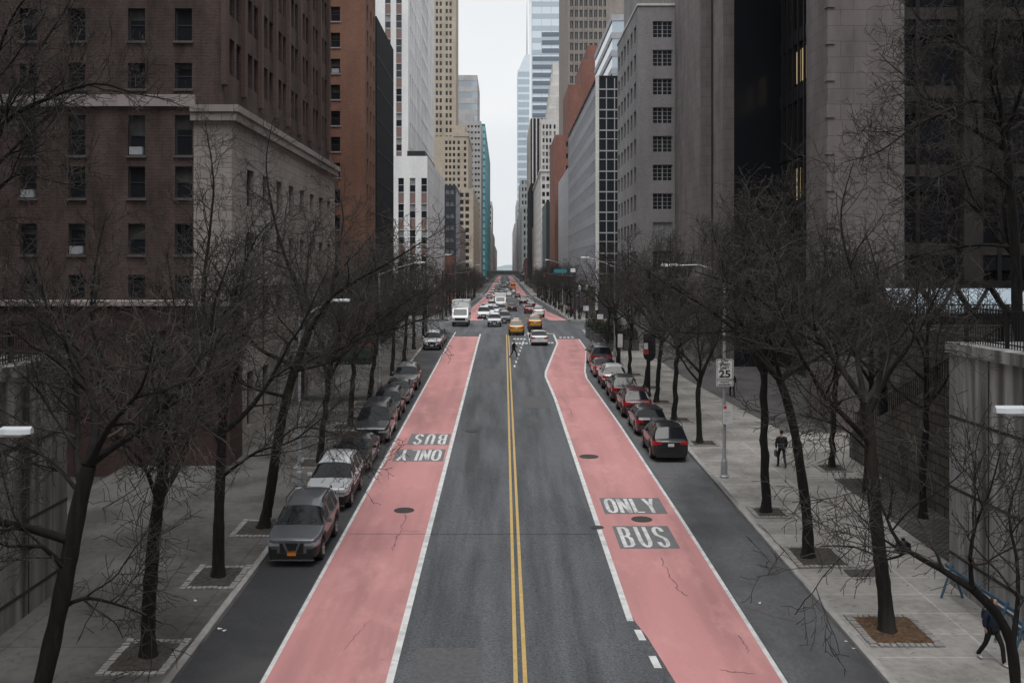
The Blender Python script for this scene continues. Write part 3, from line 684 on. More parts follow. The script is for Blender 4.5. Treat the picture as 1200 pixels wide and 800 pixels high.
# --- beyond the avenue, left
t = Bld('white_building', 'white brick tower with dark window stripes beyond the cross avenue, left', -12.6, 163)
Yf = 163; xr = -12.6; zt = zpx(183, Yf)
rw = rows_from(zpx(330, Yf), 4.25, 4.2, zt+.3)
t.face('front', Yf, -40, xr, t.z0, zt, cols_px([470, 483.5, 497], 6.5, Yf) + cols_px([456, 442], 6.5, Yf), rw, .25, 'tall', 'frame_pale')
t.face('right', xr, Yf, 210, t.z0, zt, rng_cols(164, 209, 4.1, 1.3), rows_from(5, 4.25, 2.3, zt), .2, 'plain', 'frame_pale')
t.back(-40, xr, Yf, 210, t.z0, zt, 'rf')
Yt = 172; xt = -16.6
t.face('front', Yt, -38, xt, zt-.5, 110, cols_px([454.5, 467.5], 6.5, Yt), rows_from(zt, 4.25, 4.2, 109), .25, 'tall', 'frame_pale')
t.face('right', xt, Yt, 236, zt-.5, 110, rng_cols(174, 199, 3.3, 1.3) + rng_cols(200, 216, 2.0, 1.45) + rng_cols(217, 235, 3, .9), rows_from(zt, 4.25, 3.2, 109), .25, 'plain', 'frame_pale')
t.back(-38, xt, Yt, 236, zt-.5, 110, 'rf')
mc = MB(); mc.box(-16.2, -13.2, 166, 190, zt, zt+1.2); mc.build('roof_parapet', M['dark_frame'], t.e)
t.done([M['white_brick']])
t = Bld('dark_building', 'narrow dark blue building with a window column, right of the white tower', -12.1, 248)
Yf = 248; zt = zpx(217, Yf)
t.face('front', Yf, -26, -12.1, t.z0, zt, cols_px([524.5, 530], 4, Yf), [(zpx(y+5.5, Yf), zpx(y, Yf)) for y in range(222, 300, 14)], .2, 'plain', 'frame_pale', 'glass_blind')
sd = MB(); sd.quad((-12.08, Yf, t.z0), (-12.08, 272, t.z0), (-12.08, 272, zt-1), (-12.08, Yf, zt-1)); sd.build('side_wall', M['fin'], t.e)
bb = MB(); bb.box(-16, -12.3, Yf-.3, Yf-.02, t.z0, zpx(300, Yf)); bb.build('brick_storefront', M['brick_far'], t.e)
t.back(-26, -12.1, Yf, 272, t.z0, zt, 'f'); t.done([plain('navy cladding', (.035,.045,.06), .45)])
t = Bld('stone_building', 'tan stone block with a window column and dark base, left side beyond the navy building', -11.8, 380)
Yf = 380; zt = zpx(221, Yf)
t.face('front', Yf, -22, -11.8, t.z0, zt, cols_px([547.5, 541], 4.4, Yf), [(zpx(y+5, Yf), zpx(y, Yf)) for y in [226+8.2*i for i in range(11)]], .3)
t.face('right', -11.8, Yf, 471, t.z0, zt, rng_cols(382, 470, 4, 1.6), rows_from(12, 2.8, 1.6, zt), .25)
bb = MB(); bb.box(-21, -11.6, Yf-.4, Yf-.02, t.z0, zpx(314, Yf)); bb.build('dark_base', M['granite_dark'], t.e)
t.back(-22, -11.8, Yf, 471, t.z0, zt, 'rf'); t.done([M['tan_stone']])
t = Bld('stone_tower', 'tall tan stone skyscraper rising out of frame behind the white tower', -14.2, 392)
Yf = 392; zt = zpx(160, Yf)
t.face('front', Yf, -34, -14.2, t.z0, zt, cols_px([523, 527.5, 532, 537.5, 545], 2.8, Yf), [(zpx(y+4, Yf), zpx(y, Yf)) for y in [165+7.2*i for i in range(14)]], .3)
t.back(-34, -14.2, Yf, 440, t.z0, zt, 'f')
Yt = 402
t.face('front', Yt, -34, -19.6, zt-.5, 150, cols_px([512, 516.5, 523.5, 528], 2.6, Yt), rows_from(zt, 3.0, 1.7, 149), .3)
t.face('right', -19.6, Yt, 425, zt-.5, 150, rng_cols(403, 424, 3, 1.3), rows_from(zt, 3.0, 1.7, 149), .3)
t.back(-34, -19.6, Yt, 425, zt-.5, 150, 'rf'); 
cr = MB(); cr.box(-20, -14.0, Yf-.3, 439, zt, zt+1.5); cr.box(-19.2, -15.4, Yf+.6, 430, zt+1.5, zt+4.5); cr.build('cornice', M['tan_stone'], t.e)
t.done([M['tan_stone']])
t = Bld('grey_building', 'grey stone block stepped in front of the glass office block, left side', -11.0, 474)
Yf = 474; zt = zpx(142, Yf)
t.face('front', Yf, -24, -11, t.z0, zt, cols_px([549, 553, 557.5, 561], 2.3, Yf), [(zpx(y+2.6, Yf), zpx(y, Yf)) for y in [147+7*i for i in range(16)]], .3)
t.back(-24, -11, Yf, 512, t.z0, zt, 'f')
up = MB(); up.box(-23, -15, Yf+2, 510, zt, zpx(133, Yf)); up.build('penthouse', M['grey_stone'], t.e); t.done([M['grey_stone']])
def glass_tower(name, label, x0, x1, y0, y1, top, gm, band, fl=4.0, dark=.35, rib=0, z0=None, mull=3.0):
    """curtain wall: floors as glass bands with solid spandrels between, mullions up the face"""
    b = Bld(name, label, x1 if x0 < 0 else x0, y0); z0 = b.z0
    b.back(x0, x1, y0, y1, z0, top)
    bd = MB(); z = z0 + fl
    while z < top:
        bd.box(x0-.12, x1+.12, y0-.12, y1+.12, z, z+fl*dark); z += fl
    bd.build('floor_band', M[band], b.e)
    ml = MB(); x = x0
    while x <= x1+.01: ml.box(x-.09, x+.09, y0-.2, y0-.125, z0, top); x += mull
    y = y0; sx = x1 if x0 < 0 else x0; sg = 1 if x0 < 0 else -1
    while y <= y1+.01: ml.box(min(sx+sg*.125, sx+sg*.2), max(sx+sg*.125, sx+sg*.2), y-.09, y+.09, z0, top); y += mull
    ml.build('mullion', M[band], b.e)
    b.done([M[gm]], 'glass_wall'); return b
glass_tower('glass_building', 'glass office block with pale floor bands above the grey stone block, left side', -24, -14.2, 520, 570, zpx(89, 520), 'glass_blue', 'grey_stone', 6, .45)
glass_tower('glass_building', 'bright teal glass tower at the left edge of the sky gap', -13.6, -11.3, 576, 790, zpx(146, 576), 'glass_teal', 'teal_band', 4, .3, mull=6)
for i, (ya, yb, xr, py, m, lab) in enumerate(((800, 880, -11.3, 262, 'tan_stone', 'low tan block past the teal tower, far left side'), (885, 990, -11.2, 236, 'grey_stone', 'slim grey tower past the low tan block, far left side'),
                                              (1000, 1150, -11, 274, 'brown_stone', 'brown stone block near the far left end of the street'), (1160, 1500, -10.8, 288, 'grey_stone', 'last low grey block at the far left end of the street'))):
    t = Bld('stone_building', lab, xr, ya); zt = zpx(py, ya)
    t.face('front', ya, -40, xr, t.z0, zt, rng_cols(-16, xr, 2.4, 1.3), rows_from(10, 5, 2.6, zt), .4, 'plain'); t.face('right', xr, ya, yb, t.z0, zt, rng_cols(ya+1, yb, 7, 3), rows_from(10, 5, 2.6, zt), .4, 'plain')
    t.back(-40, xr, ya, yb, t.z0, zt, 'rf'); t.done([M[m]], cap=40)
M['brown_dark'] = noisy('dark brown stone', (.03,.027,.025), (.055,.047,.043), .8, .8)
HAZE = .00005
# --- right: granite office block with tall piers, deep entrance recess and dark window walls
t = Bld('granite_office', 'pink grey granite office block with tall windowless piers and a black recess, right', 18.5, 57)
def pier(x0, x1, y0, y1, z1, nm='pier'):
    p = MB(); p.box(x0, x1, y0, y1, t.z0, z1); return p.build(nm, M['granite'], t.e)
pier(18.5, 22.9, 57, 61, 48)                 # big near pier
pr = MB(); pr.box(17.75, 18.55, 56.2, 57.02, t.z0, 48)
q = MB()
for i in range(44):
    z = 2 + i*1.05
    if i % 2: q.box(18.44, 18.9, 56.93, 57.4, z, z+.9)
q.build('corner_block', M['granite'], t.e)
pier(18.95, 30, 86.3, 91.0, 48)
pier(17.95, 30, 91.02, 104.8, 48)
slot = MB(); slot.box(18.9, 19.3, 90.4, 91.0, t.z0, 48.1); slot.build('dark_slot', M['dark_frame'], t.e)
wl = t.w
wl.quad((24, 61, t.z0), (24, 86.2, t.z0), (24, 86.2, 48), (24, 61, 48)); wl.quad((19.9, 86.25, t.z0), (24, 86.25, t.z0), (24, 86.25, 48), (19.9, 86.25, 48))
wl.quad((22.8, 58.6, t.z0), (46, 58.6, t.z0), (46, 58.6, 48), (22.8, 58.6, 48)); wl.quad((18, 61, 48), (46, 58.6, 48), (46, 104, 48), (18, 104, 48)); wl.quad((46, 58.6, t.z0), (46, 104, t.z0), (46, 104, 48), (46, 58.6, 48))
ml = MB(); y = 62.0
while y < 86: ml.box(23.75, 23.98, y-.09, y+.09, 3, 48); y += 1.55
x = 24.2
while x < 46: ml.box(x-.12, x+.12, 58.3, 58.58, 3, 48); x += 2.4
ml.build('mullion', M['dark_frame'], t.e)
for x in (27.2, 32.4, 37.6): pp = MB(); pp.box(x-.55, x+.55, 57.7, 58.28, t.z0, 48); pp.build('pier', M['brown_dark'], t.e)
sp = MB(); s3_ = MB(); z = 12
while z < 48: s3_.box(22.95, 46, 58.33, 58.36, z, z+.7); z += 4.6
s3_.build('spandrel', M['brown_dark'], t.e)
sp = MB(); z = 6.5
while z < 48: sp.box(23.82, 23.97, 61, 86.2, z, z+1.1); sp.box(22.9, 46, 58.38, 58.57, z, z+1.1); z += 4.6
sp.build('floor_band', M['black_panel'], t.e)
for k in range(7):       # lit office panes deep in the recess
    for zz in (16.8, 26.3):
        if (k + int(zz)) % 3 == 0: continue
        lw = MB(); lw.quad((23.93, 71.1+1.55*k, zz), (23.93, 72.3+1.55*k, zz), (23.93, 72.3+1.55*k, zz+2.6), (23.93, 71.1+1.55*k, zz+2.6)); lw.build('lit_pane', M['lit'], t.e)
t.done([M['black_glass']], 'window_wall')
# skylit truss gallery in front of the dark window wall, and the stone stair block below it
t = thing('truss_gallery', 'long dark steel truss with pale triangular skylight panes, behind the right trees', 'truss gallery', (22.9, 54, 8.2))
Yg = 54
fr = MB(); fr.box(21.3, 32, Yg-.15, Yg+.15, 10.15, 10.55); fr.box(21.3, 32, Yg-.2, Yg+2.6, 8.35, 8.75)
x = 21.6
while x < 31:
    fr.tube([(x, Yg-.02, 8.75), (x+.85, Yg-.02, 10.2)], .11, 4); fr.tube([(x+.95, Yg-.06, 10.2), (x+1.85, Yg-.06, 8.75)], .17, 4); x += 1.9
for xx in (21.6, 25.2, 29, 31.8): fr.box(xx-.15, xx+.15, Yg+.2, Yg+.5, 2.0, 8.4)
fr.build('truss_frame', M['dark_frame'], t)
gl = MB(); gl.quad((21.4, Yg+.3, 8.8), (31.9, Yg+.3, 8.8), (31.9, Yg+2.2, 10.1), (21.4, Yg+2.2, 10.1)); gl.build('skylight', M['skylight'], t)
rl = MB(); x = 21.5
while x < 29: rl.box(x-.02, x+.02, Yg-.5, Yg-.46, 8.55, 9.3); x += .17
rl.box(21.4, 29.1, Yg-.51, Yg-.45, 9.25, 9.31); rl.build('railing', M['iron'], t)
t = thing('stair_block', 'rough stone stair with iron railing climbing beside the right concrete wall', 'stairs', (18.6, 44, G(44)))
mb = MB(); mb.box(20.2, 21.0, 33, 54, G(44)-1, 8.3); mb.box(20.2, 34, 52.5, 53.6, G(44)-1, 8.2); mb.box(18.15, 20.2, 50.6, 51.2, G(44)-1, 3.4); mb.build('stone_wall', M['rubble'], t)
st = MB()
for i in range(34): st.box(17.9, 20.2, 33+.5*i, 33.5+.5*i, 1.0, 8.2 - .18*i)
st.build('step', M['granite_dark'], t)
cw = MB(); cw.prism([(33, .9), (50.5, .9), (50.5, 2.9), (33, 9.1)], 'x', 17.5, 17.9); cw.build('cheek_wall', M['rubble'], t)
rl = MB(); y = 33.2
while y < 50.3: zz = 9.1 - (y-33)*.3543; rl.box(17.68, 17.72, y-.015, y+.015, zz-.05, zz+.9); y += .22
rl.tube([(17.7, 33.1, 9.98), (17.7, 50.4, 3.85)], .035, 6); rl.build('railing', M['iron'], t)

# --- right: grey brick building before the avenue
t = Bld('grey_brick_building', 'grey brick building with white-barred windows between the granite piers and the glass slab', 14.1, 105)
Yf = 105; zt = zpx(7, Yf)
t.face('front', Yf, 14.1, 26, t.z0, zt, cols_px([776.5], 23, Yf), [(zpx(y+19, Yf), zpx(y, Yf)) for y in [25+33.6*i for i in range(10)]], .2, 'grid', 'frame_pale')
t.face('left', 14.1, Yf, 124, t.z0, zt, rng_cols(106, 124, 3.0, 1.7), rows_from(zpx(380, Yf), 3.02, 1.7, zt-1), .25, 'pair', 'frame_pale')
t.back(14.1, 26, Yf, 124, t.z0, zt, 'lf')
ph = MB(); ph.box(14.9, 26, 108, 124, zt, zt+16); ph.build('penthouse', M['grey_brick'], t.e)
ld = MB(); ld.box(14.0, 26, Yf-.12, Yf+.2, zt, zt+.25); ld.box(13.98, 14.3, Yf+.21, 124, zt, zt+.25); ld.build('coping', M['white_stone'], t.e)
rr = MB(); x = 16.8
while x < 19: rr.box(x-.02, x+.02, Yf, Yf+.04, zt+.26, zt+1.3); x += .35
rr.build('roof_railing', M['metal'], t.e)
t.done([M['grey_brick']])
# --- right, beyond the avenue
t = Bld('glass_building', 'long grey-finned slab with a black and white glazed end, right side beyond the avenue', 14.1, 150)
Yf = 150; zt = zpx(92, Yf)
t.w.quad((14.1, Yf, t.z0), (34, Yf, t.z0), (34, Yf, zt), (14.1, Yf, zt)); t.back(14.1, 34, Yf, 217, t.z0, zt, 'f')
fn = MB(); y = 150.4
while y < 217: fn.box(13.96, 14.09, y-.12, y+.12, 9, zt+.3); y += 1.75
z = 8.4
while z < zt: fn.box(14.02, 14.088, 150.2, 217, z, z+1.25); z += 3.3
fn.build('cladding_fin', M['fin'], t.e)
wf = MB(); z = 6
for zz in [zpx(y, Yf) for y in range(92, 330, 24)]:
    wf.box(14.3, 34, Yf-.1, Yf-.02, zz-1.75, zz-1.55); wf.box(14.3, 34, Yf-.1, Yf-.02, zz-.05-.2, zz-.05) if 0 else None
    wf.box(14.3, 34, Yf-.1, Yf-.02, zz-.62-2.4, zz-.5-2.4)
x = 14.15
while x < 34: wf.box(x-.07, x+.07, Yf-.14, Yf-.105, 6, zt); x += 1.22
wf.build('window_frame', M['frame_pale'], t.e)
edge = MB(); edge.box(13.72, 14.25, Yf-.2, Yf+.1, 5, zt+.35); edge.build('corner_trim', M['white_stone'], t.e)
rp = MB(); rp.box(13.9, 34, Yf-.05, 217, zt, zt+.4); rp.build('parapet', M['black_panel'], t.e)
t.done([M['black_glass']], 'glass_wall')
t = Bld('grey_building', 'flat pale blue-grey block directly behind the finned slab, right side', 14.0, 218)
zt = zpx(196, 218); t.face('left', 14, 218, 258, t.z0, zt, rng_cols(220, 257, 5, .5), rows_from(8, 4, 3, zt), .2, 'plain'); t.back(14, 34, 218, 258, t.z0, zt, 'l'); t.done([M['fin']])
t = Bld('glass_building', 'blue-grey glass slab rising behind the finned slab, right side', 19.5, 180)
zt = zpx(22, 180)
t.back(19.5, 34, 180, 214, 38, zt)
f2 = MB(); z = 40
while z < zt: f2.box(19.35, 34, 179.85, 214.1, z, z+1.1); z += 3.2
f2.build('floor_band', M['fin'], t.e); t.done([M['glass_blue']], 'glass_wall')
t = Bld('red_brick_building', 'stepped red brick building rising above the finned slab, right side', 13.3, 262)
Yf = 262
t.face('front', Yf, 13.3, 24, t.z0, zpx(158, Yf), cols_px([664.5], 3, Yf), [(zpx(y+6, Yf), zpx(y, Yf)) for y in range(166, 300, 14)], .3, 'plain', 'frame_pale'); t.back(13.3, 24, Yf, 292, t.z0, zpx(158, Yf), 'f')
for (xa, xb, py, cp_) in ((17.0, 21, 98, []), (20.6, 23.5, 68, []), (22.2, 30, 51, [703.5])):
    t.face('front', Yf+1+xa*.05, xa, xb, 40, zpx(py, Yf), cols_px(cp_, 6, Yf), [(zpx(y+7, Yf), zpx(y, Yf)) for y in (59, 76)], .3, 'plain', 'frame_pale')
    t.back(xa, xb, Yf+1+xa*.05, 288+xa*.05, 40, zpx(py, Yf), 'f')
t.done([M['brick_far']])
t = Bld('office_tower', 'tall grey brown office tower with gridded windows, out of frame above the red brick building', 21.2, 330)
Yf = 330; z1 = 118
t.face('front', Yf, 21.2, 40, t.z0, z1, cols_px([670, 675.5, 681, 686.5, 692.5, 698, 703.5, 708.5], 3.9, Yf), [(zpx(y+8.5, Yf), zpx(y, Yf)) for y in [-14+12.9*i for i in range(18)]], .3, 'pair', 'frame_pale')
t.back(21.2, 40, Yf, 386, t.z0, z1, 'f')
rib = MB()
for px in (666.8, 672.8, 678.2, 683.8, 689.5, 695.3, 700.8, 706.2, 711): x = (px-VX)*Yf/F; rib.box(x-.22, x+.22, Yf-.35, Yf-.01, 20, z1)
rib.build('stone_rib', M['brown_stone'], t.e); t.done([M['brown_stone']])
t = Bld('white_building', 'small white building with paired dark windows beside a teal block, right side far down', 12.3, 335)
Yf = 335; zt = zpx(201, Yf)
t.face('front', Yf, 12.3, 18, t.z0, zt, cols_px([637, 642], 3.4, Yf), [(zpx(y+5, Yf), zpx(y, Yf)) for y in (207, 216, 225, 234, 243, 252, 261, 270)], .4, 'plain'); t.face('left', 12.3, Yf, 419, t.z0, zt, rng_cols(336, 418, 5, 2.2), rows_from(9, 3, 1.6, zt), .3, 'plain')
t.back(12.3, 18, Yf, 419, t.z0, zt, 'lf'); 
cn = MB(); cn.box(11.9, 18.2, Yf-.5, 419, zt, zt+.7); cn.build('cornice', M['white_stone'], t.e)
t.done([M['white_stone']])
t = Bld('teal_building', 'low dark teal block in front of the small white building, right side', 12.6, 300)
glz = MB(); t.back(12.6, 19, 300, 330, t.z0, zpx(239, 310)); t.done([plain('dark teal cladding', (.03,.055,.06), .35)])
t = Bld('white_building', 'tall pale stepped building above the small white one, right side', 15.6, 425)
Yf = 425; zt = zpx(140, Yf)
t.face('front', Yf, 15.6, 28, t.z0, zt, cols_px([637, 641, 645, 650], 2.3, Yf), [(zpx(y+5, Yf), zpx(y, Yf)) for y in [146+8*i for i in range(16)]], .4, 'plain')
t.back(15.6, 28, Yf, 445, t.z0, zt, 'f')
for i in range(5):
    z_ = zpx(140-14*i, Yf); up = MB(); up.box(18.2+i*.7, 28, Yf+2+i, 444, z_, zpx(126-14*i, Yf)); up.build('setback', M['white_stone'], t.e)
t.done([M['white_stone']])
t = Bld('striped_building', 'dark block with white vertical stripes left of the pale stepped building', 12.5, 470)
Yf = 470; zt = zpx(139, Yf)
t.back(12.5, 20.5, Yf, 540, t.z0, zt)
stp = MB(); x = 13.4
while x < 20: stp.box(x-.28, x+.28, Yf-.3, Yf-.02, zpx(215, Yf), zt+.4); x += 1.75
y = 473
while y < 540: stp.box(12.2, 12.48, y-.4, y+.4, zpx(215, Yf), zt+.4); y += 6
stp.build('white_stripe', M['white_stone'], t.e); t.done([M['black_panel']])
gt = glass_tower('glass_tower', 'huge pale glass skyscraper leaving the frame top, right of the sky gap', 17.2, 36, 620, 670, 235, 'glass_pale', 'glass_blue', 7.5, .4, mull=6)
cw = MB(); z = 110
fac = MB(); fac.poly([(15.8, 660, 3), (17.2, 619.7, 3), (17.2, 619.7, 235), (16.9, 640, 235)]); fac.build('corner_facet', M['glass_pale'], gt.e)
bandm = MB(); z = zpx(138, 620)
for i in range(11):
    k = zpx(138-9.5*i, 620); bandm.box(23.4 if i > 7 else 17.6, 34, 619.5, 619.78, k, k+2.6)
bandm.build('window_band', plain('steel blue glazing', (.12,.15,.19), .15), gt.e)
gt2 = glass_tower('glass_tower', 'hazy blue-grey crystal skyscraper with a spire, at the right edge of the sky', 14.2, 27.5, 1050, 1100, zpx(84, 1050), 'glass_blue', 'glass_pale', 8, .3, mull=9)
crn = MB(); zb_ = zpx(84, 1050); zc = zpx(64, 1050)
crn.poly([(14.2, 1050, zb_), (27.5, 1050, zb_), (27.5, 1050, zc), (22, 1050, zc)]); crn.poly([(14.2, 1050, zb_), (22, 1050, zc), (22, 1098, zc), (14.2, 1098, zb_)]); crn.poly([(22, 1050, zc), (27.5, 1050, zc), (27.5, 1098, zc), (22, 1098, zc)]); crn.poly([(27.5, 1050, zb_), (27.5, 1098, zb_), (27.5, 1098, zc), (27.5, 1050, zc)]); crn.poly([(14.2, 1098, zb_), (27.5, 1098, zb_), (27.5, 1098, zc), (22, 1098, zc)])
crn.build('crown', M['glass_pale'], gt2.e)
spm = MB(); spm.tube([(24.3, 1070, zc-2), (24.3, 1070, zc+30), (24.3, 1070, zc+62)], [.8, .5, .15], 6); spm.build('spire', M['metal'], gt2.e)
for (xa, ya, yb, py, m, nm, lab) in ((12.1, 545, 600, 302, 'brick_far', 'brick_building', 'low brown brick block right of the viaduct'), (12.0, 675, 735, 242, 'white_stone', 'stone_building', 'pale stone block left of the striped dark block, far right side'),
                     (11.9, 740, 830, 211, 'grey_stone', 'stone_building', 'taller grey stone block past the pale one, far right side'), (11.7, 835, 930, 251, 'brown_stone', 'stone_building', 'brown grey block with few windows, far right side'),
                     (11.5, 935, 1040, 235, 'fin', 'office_building', 'slim blue-grey office block before the far right end'), (11.2, 1110, 1400, 262, 'grey_stone', 'stone_building', 'last grey block at the far right end of the street')):
    t = Bld(nm, lab, xa, ya); zt = zpx(py, ya)
    t.face('front', ya, xa, 38, t.z0, zt, rng_cols(xa, xa+8, 2.2, 1.2), rows_from(9, 5, 2.8, zt), .4, 'plain'); t.face('left', xa, ya, yb, t.z0, zt, rng_cols(ya+1, yb, 7, 3), rows_from(9, 5, 2.8, zt), .4, 'plain')
    t.back(xa, 38, ya, yb, t.z0, zt, 'lf'); t.done([M[m]], cap=40)
# filler blocks that close the street wall far down on both sides
t = Bld('grey_building', 'grey brown block filling the right side between white and striped buildings', 13.0, 446); t.back(13, 34, 446, 469, t.z0, 30); t.done([M['brown_stone']])
t = Bld('stone_building', 'plain brown stone wall block behind the navy building, left side', -12.8, 275); zt = 24
t.face('right', -12.8, 275, 329, t.z0, zt, rng_cols(276, 328, 4.5, 2), rows_from(7, 3.6, 1.8, zt), .3, 'plain'); t.back(-34, -12.8, 275, 329, t.z0, zt, 'r'); t.done([M['brown_stone']])

# viaduct crossing the street
t = thing('viaduct', 'dark steel viaduct crossing the street far away', 'viaduct', (0, 640, G(640)))
v = MB(); v.box(-16, 9.5, 638, 650, 7.4, 9.4); v.build('deck', noisy('dark viaduct steel', (.06,.06,.06), (.1,.1,.1), .5), t)
v = MB(); v.box(-16, 9.5, 637.6, 637.98, 9.4, 10.2); v.tube([(9.6, 639, 8.4), (11.5, 639, 9.0), (13.2, 639, 11.5), (13.0, 639, 14.5)], 1.1, 6); v.build('parapet', M['granite_dark'], t)
v = MB(); 
for xx in (-12, 10.8): v.box(xx-.8, xx+.8, 640, 648, 2, 7.4)
v.build('pier', M['granite_dark'], t)

# --- concrete retaining walls of the overpass approaches, with iron fences on top
def approach(xf, s, top, label, flabel, yend, cm='wall_conc'):
    t = thing('retaining_wall', label, 'wall', (xf, yend, G(yend)))
    w_ = MB(); x0, x1 = min(xf, xf+s*2.4), max(xf, xf+s*2.4)
    w_.box(x0, x1, -14, yend, -2, top-.35)
    w_.build('wall_face', M[cm], t)
    gr = MB()
    for z in (top-2.35, top-4.6, top-6.7): gr.box(xf-.012 if s > 0 else xf+.0, xf+0 if s > 0 else xf+.012, 4, yend, z-.06, z+.04)
    for y in ys(6, yend-2.6, 2.7): gr.box(xf-.008 if s > 0 else xf, xf if s > 0 else xf+.008, y-.04, y+.04, 0, top-.36)
    gr.build('panel_joint', plain('dark joint', (.03,.03,.028), .9), t)
    c = MB(); c.box(x0-.1, x1+.1, -14, yend+.1, top-.35, top); c.build('coping', M[cm], t)
    f = thing('iron_fence', flabel, 'fence', (xf+s*.5, yend, top))
    p_ = MB(); y = 6.0
    while y < yend: p_.box(xf+s*.5-.012, xf+s*.5+.012, y-.012, y+.012, top, top+1.15); y += .16
    p_.build('picket', M['iron'], f)
    r_ = MB()
    for z in (.12, .95, 1.1): r_.box(xf+s*.5-.02, xf+s*.5+.02, 6, yend, top+z-.02, top+z+.02)
    r_.build('rail', M['iron'], f)
    for y in ys(6, yend-.1, 2.6): ps = MB(); ps.box(xf+s*.5-.05, xf+s*.5+.05, y-.05, y+.05, top, top+1.3); ps.build('post', M['iron'], f)
    p_ = MB(); p_.box(min(xf+s*2.4, xf+s*40), max(xf+s*2.4, xf+s*40), -14, yend, top-.6, top-.15); q_ = p_
    q_.box(min(xf+s*2.4, xf+s*40), max(xf+s*2.4, xf+s*40), yend-.3, yend, -2, top-.62)
    struct(p_.build('terrace', M['terrace']))
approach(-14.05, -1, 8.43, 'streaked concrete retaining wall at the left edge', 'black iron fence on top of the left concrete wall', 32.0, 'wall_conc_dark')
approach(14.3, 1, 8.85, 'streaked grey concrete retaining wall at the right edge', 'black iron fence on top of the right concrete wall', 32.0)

# unseen apartment towers beside the overpass, added on both sides to block sky light
for x0, x1, xs_, lab in ((-60, -20.5, -20.5, 'unseen brown brick apartment tower added for its shade beside the overpass, beyond the left edge of the photo'), (20.5, 60, 20.5, 'unseen brown brick apartment tower added for its shade beside the overpass, beyond the right edge of the photo')):
    t = Bld('unseen_apartment_tower', lab, xs_, -50); t.z0 = 8
    t.face('right' if x0 < 0 else 'left', xs_, -50, 26, 8, 70, rng_cols(-49, 25, 4, 1.3), rows_from(10, 3.1, 1.8, 69), .2)
    t.back(x0, x1, -50, 26, 8, 70, 'r' if x0 < 0 else 'l'); t.done([M['brick_dark']], cap=0)

# the damp air of the street
hz = MB(); hz.box(-1520, 1520, -100, 3330, -4.2, 345)
hm = bpy.data.materials.new('damp air'); hm.use_nodes = True; hn = hm.node_tree; hn.nodes.clear()
pv = hn.nodes.new('ShaderNodeVolumePrincipled'); ho = hn.nodes.new('ShaderNodeOutputMaterial'); hn.links.new(pv.outputs[0], ho.inputs['Volume'])
pv.inputs['Color'].default_value = (.93, .96, 1, 1); pv.inputs['Density'].default_value = HAZE; pv.inputs['Anisotropy'].default_value = .3
o = hz.build('haze', hm); o['kind'] = 'stuff'
# ------------------------------------------------------------------ vehicles
CARS = {
 # L, W, wheel radius, wheel ys, belt line, top line, side panes, windscreen ys, rear window ys, clearance
 'suv': dict(L=4.65, W=1.86, r=.36, wy=(.92, 3.62), belt=[(0,.88),(.10,.95),(.5,1.01),(1.2,1.09),(4.5,1.16),(4.65,1.0)], top=[(1.2,1.09),(1.9,1.60),(2.5,1.74),(3.4,1.76),(4.2,1.68),(4.55,1.16)],
             panes=((1.62,2.5),(2.6,3.45),(3.55,4.15)), ws=(1.2,1.9), rw=(4.2,4.55), gc=.24),
 'sedan': dict(L=4.75, W=1.83, r=.33, wy=(.95, 3.72), belt=[(0,.62),(.12,.72),(.5,.8),(1.3,.93),(4.1,1.0),(4.62,.99),(4.75,.86)], top=[(1.3,.93),(2.1,1.36),(2.7,1.45),(3.3,1.42),(4.1,1.0)],
             panes=((1.75,2.6),(2.68,3.55)), ws=(1.3,2.1), rw=(3.35,4.1), gc=.18),
 'hatch': dict(L=4.4, W=1.79, r=.33, wy=(.88, 3.48), belt=[(0,.68),(.12,.77),(.5,.87),(1.15,.98),(4.2,1.06),(4.4,.92)], top=[(1.15,.98),(1.95,1.42),(2.5,1.52),(3.3,1.5),(3.8,1.42),(4.3,1.06)],
             panes=((1.6,2.45),(2.55,3.4)), ws=(1.15,1.95), rw=(3.75,4.3), gc=.2),
 'van': dict(L=5.1, W=1.98, r=.35, wy=(.95, 3.95), belt=[(0,.8),(.12,.9),(.4,1.0),(.95,1.12),(4.95,1.2),(5.1,1.1)], top=[(.95,1.12),(1.75,1.78),(2.3,1.92),(4.4,1.92),(4.9,1.84),(5.06,1.2)],
             panes=((1.55,2.4),(2.5,3.6),(3.7,4.7)), ws=(.95,1.75), rw=(4.92,5.06), gc=.22),
}
def interp(tab, y):
    if y <= tab[0][0]: return tab[0][1]
    for (a, za), (b, zb) in zip(tab, tab[1:]):
        if y <= b: return za + (zb-za)*(y-a)/(b-a)
    return tab[-1][1]
PAINTS = {}
def paint(c, name):
    if c not in PAINTS: PAINTS[c] = plain('car paint ' + name, c, .32, .15 if max(c) < .4 else .1, coat=.7)
    return PAINTS[c]
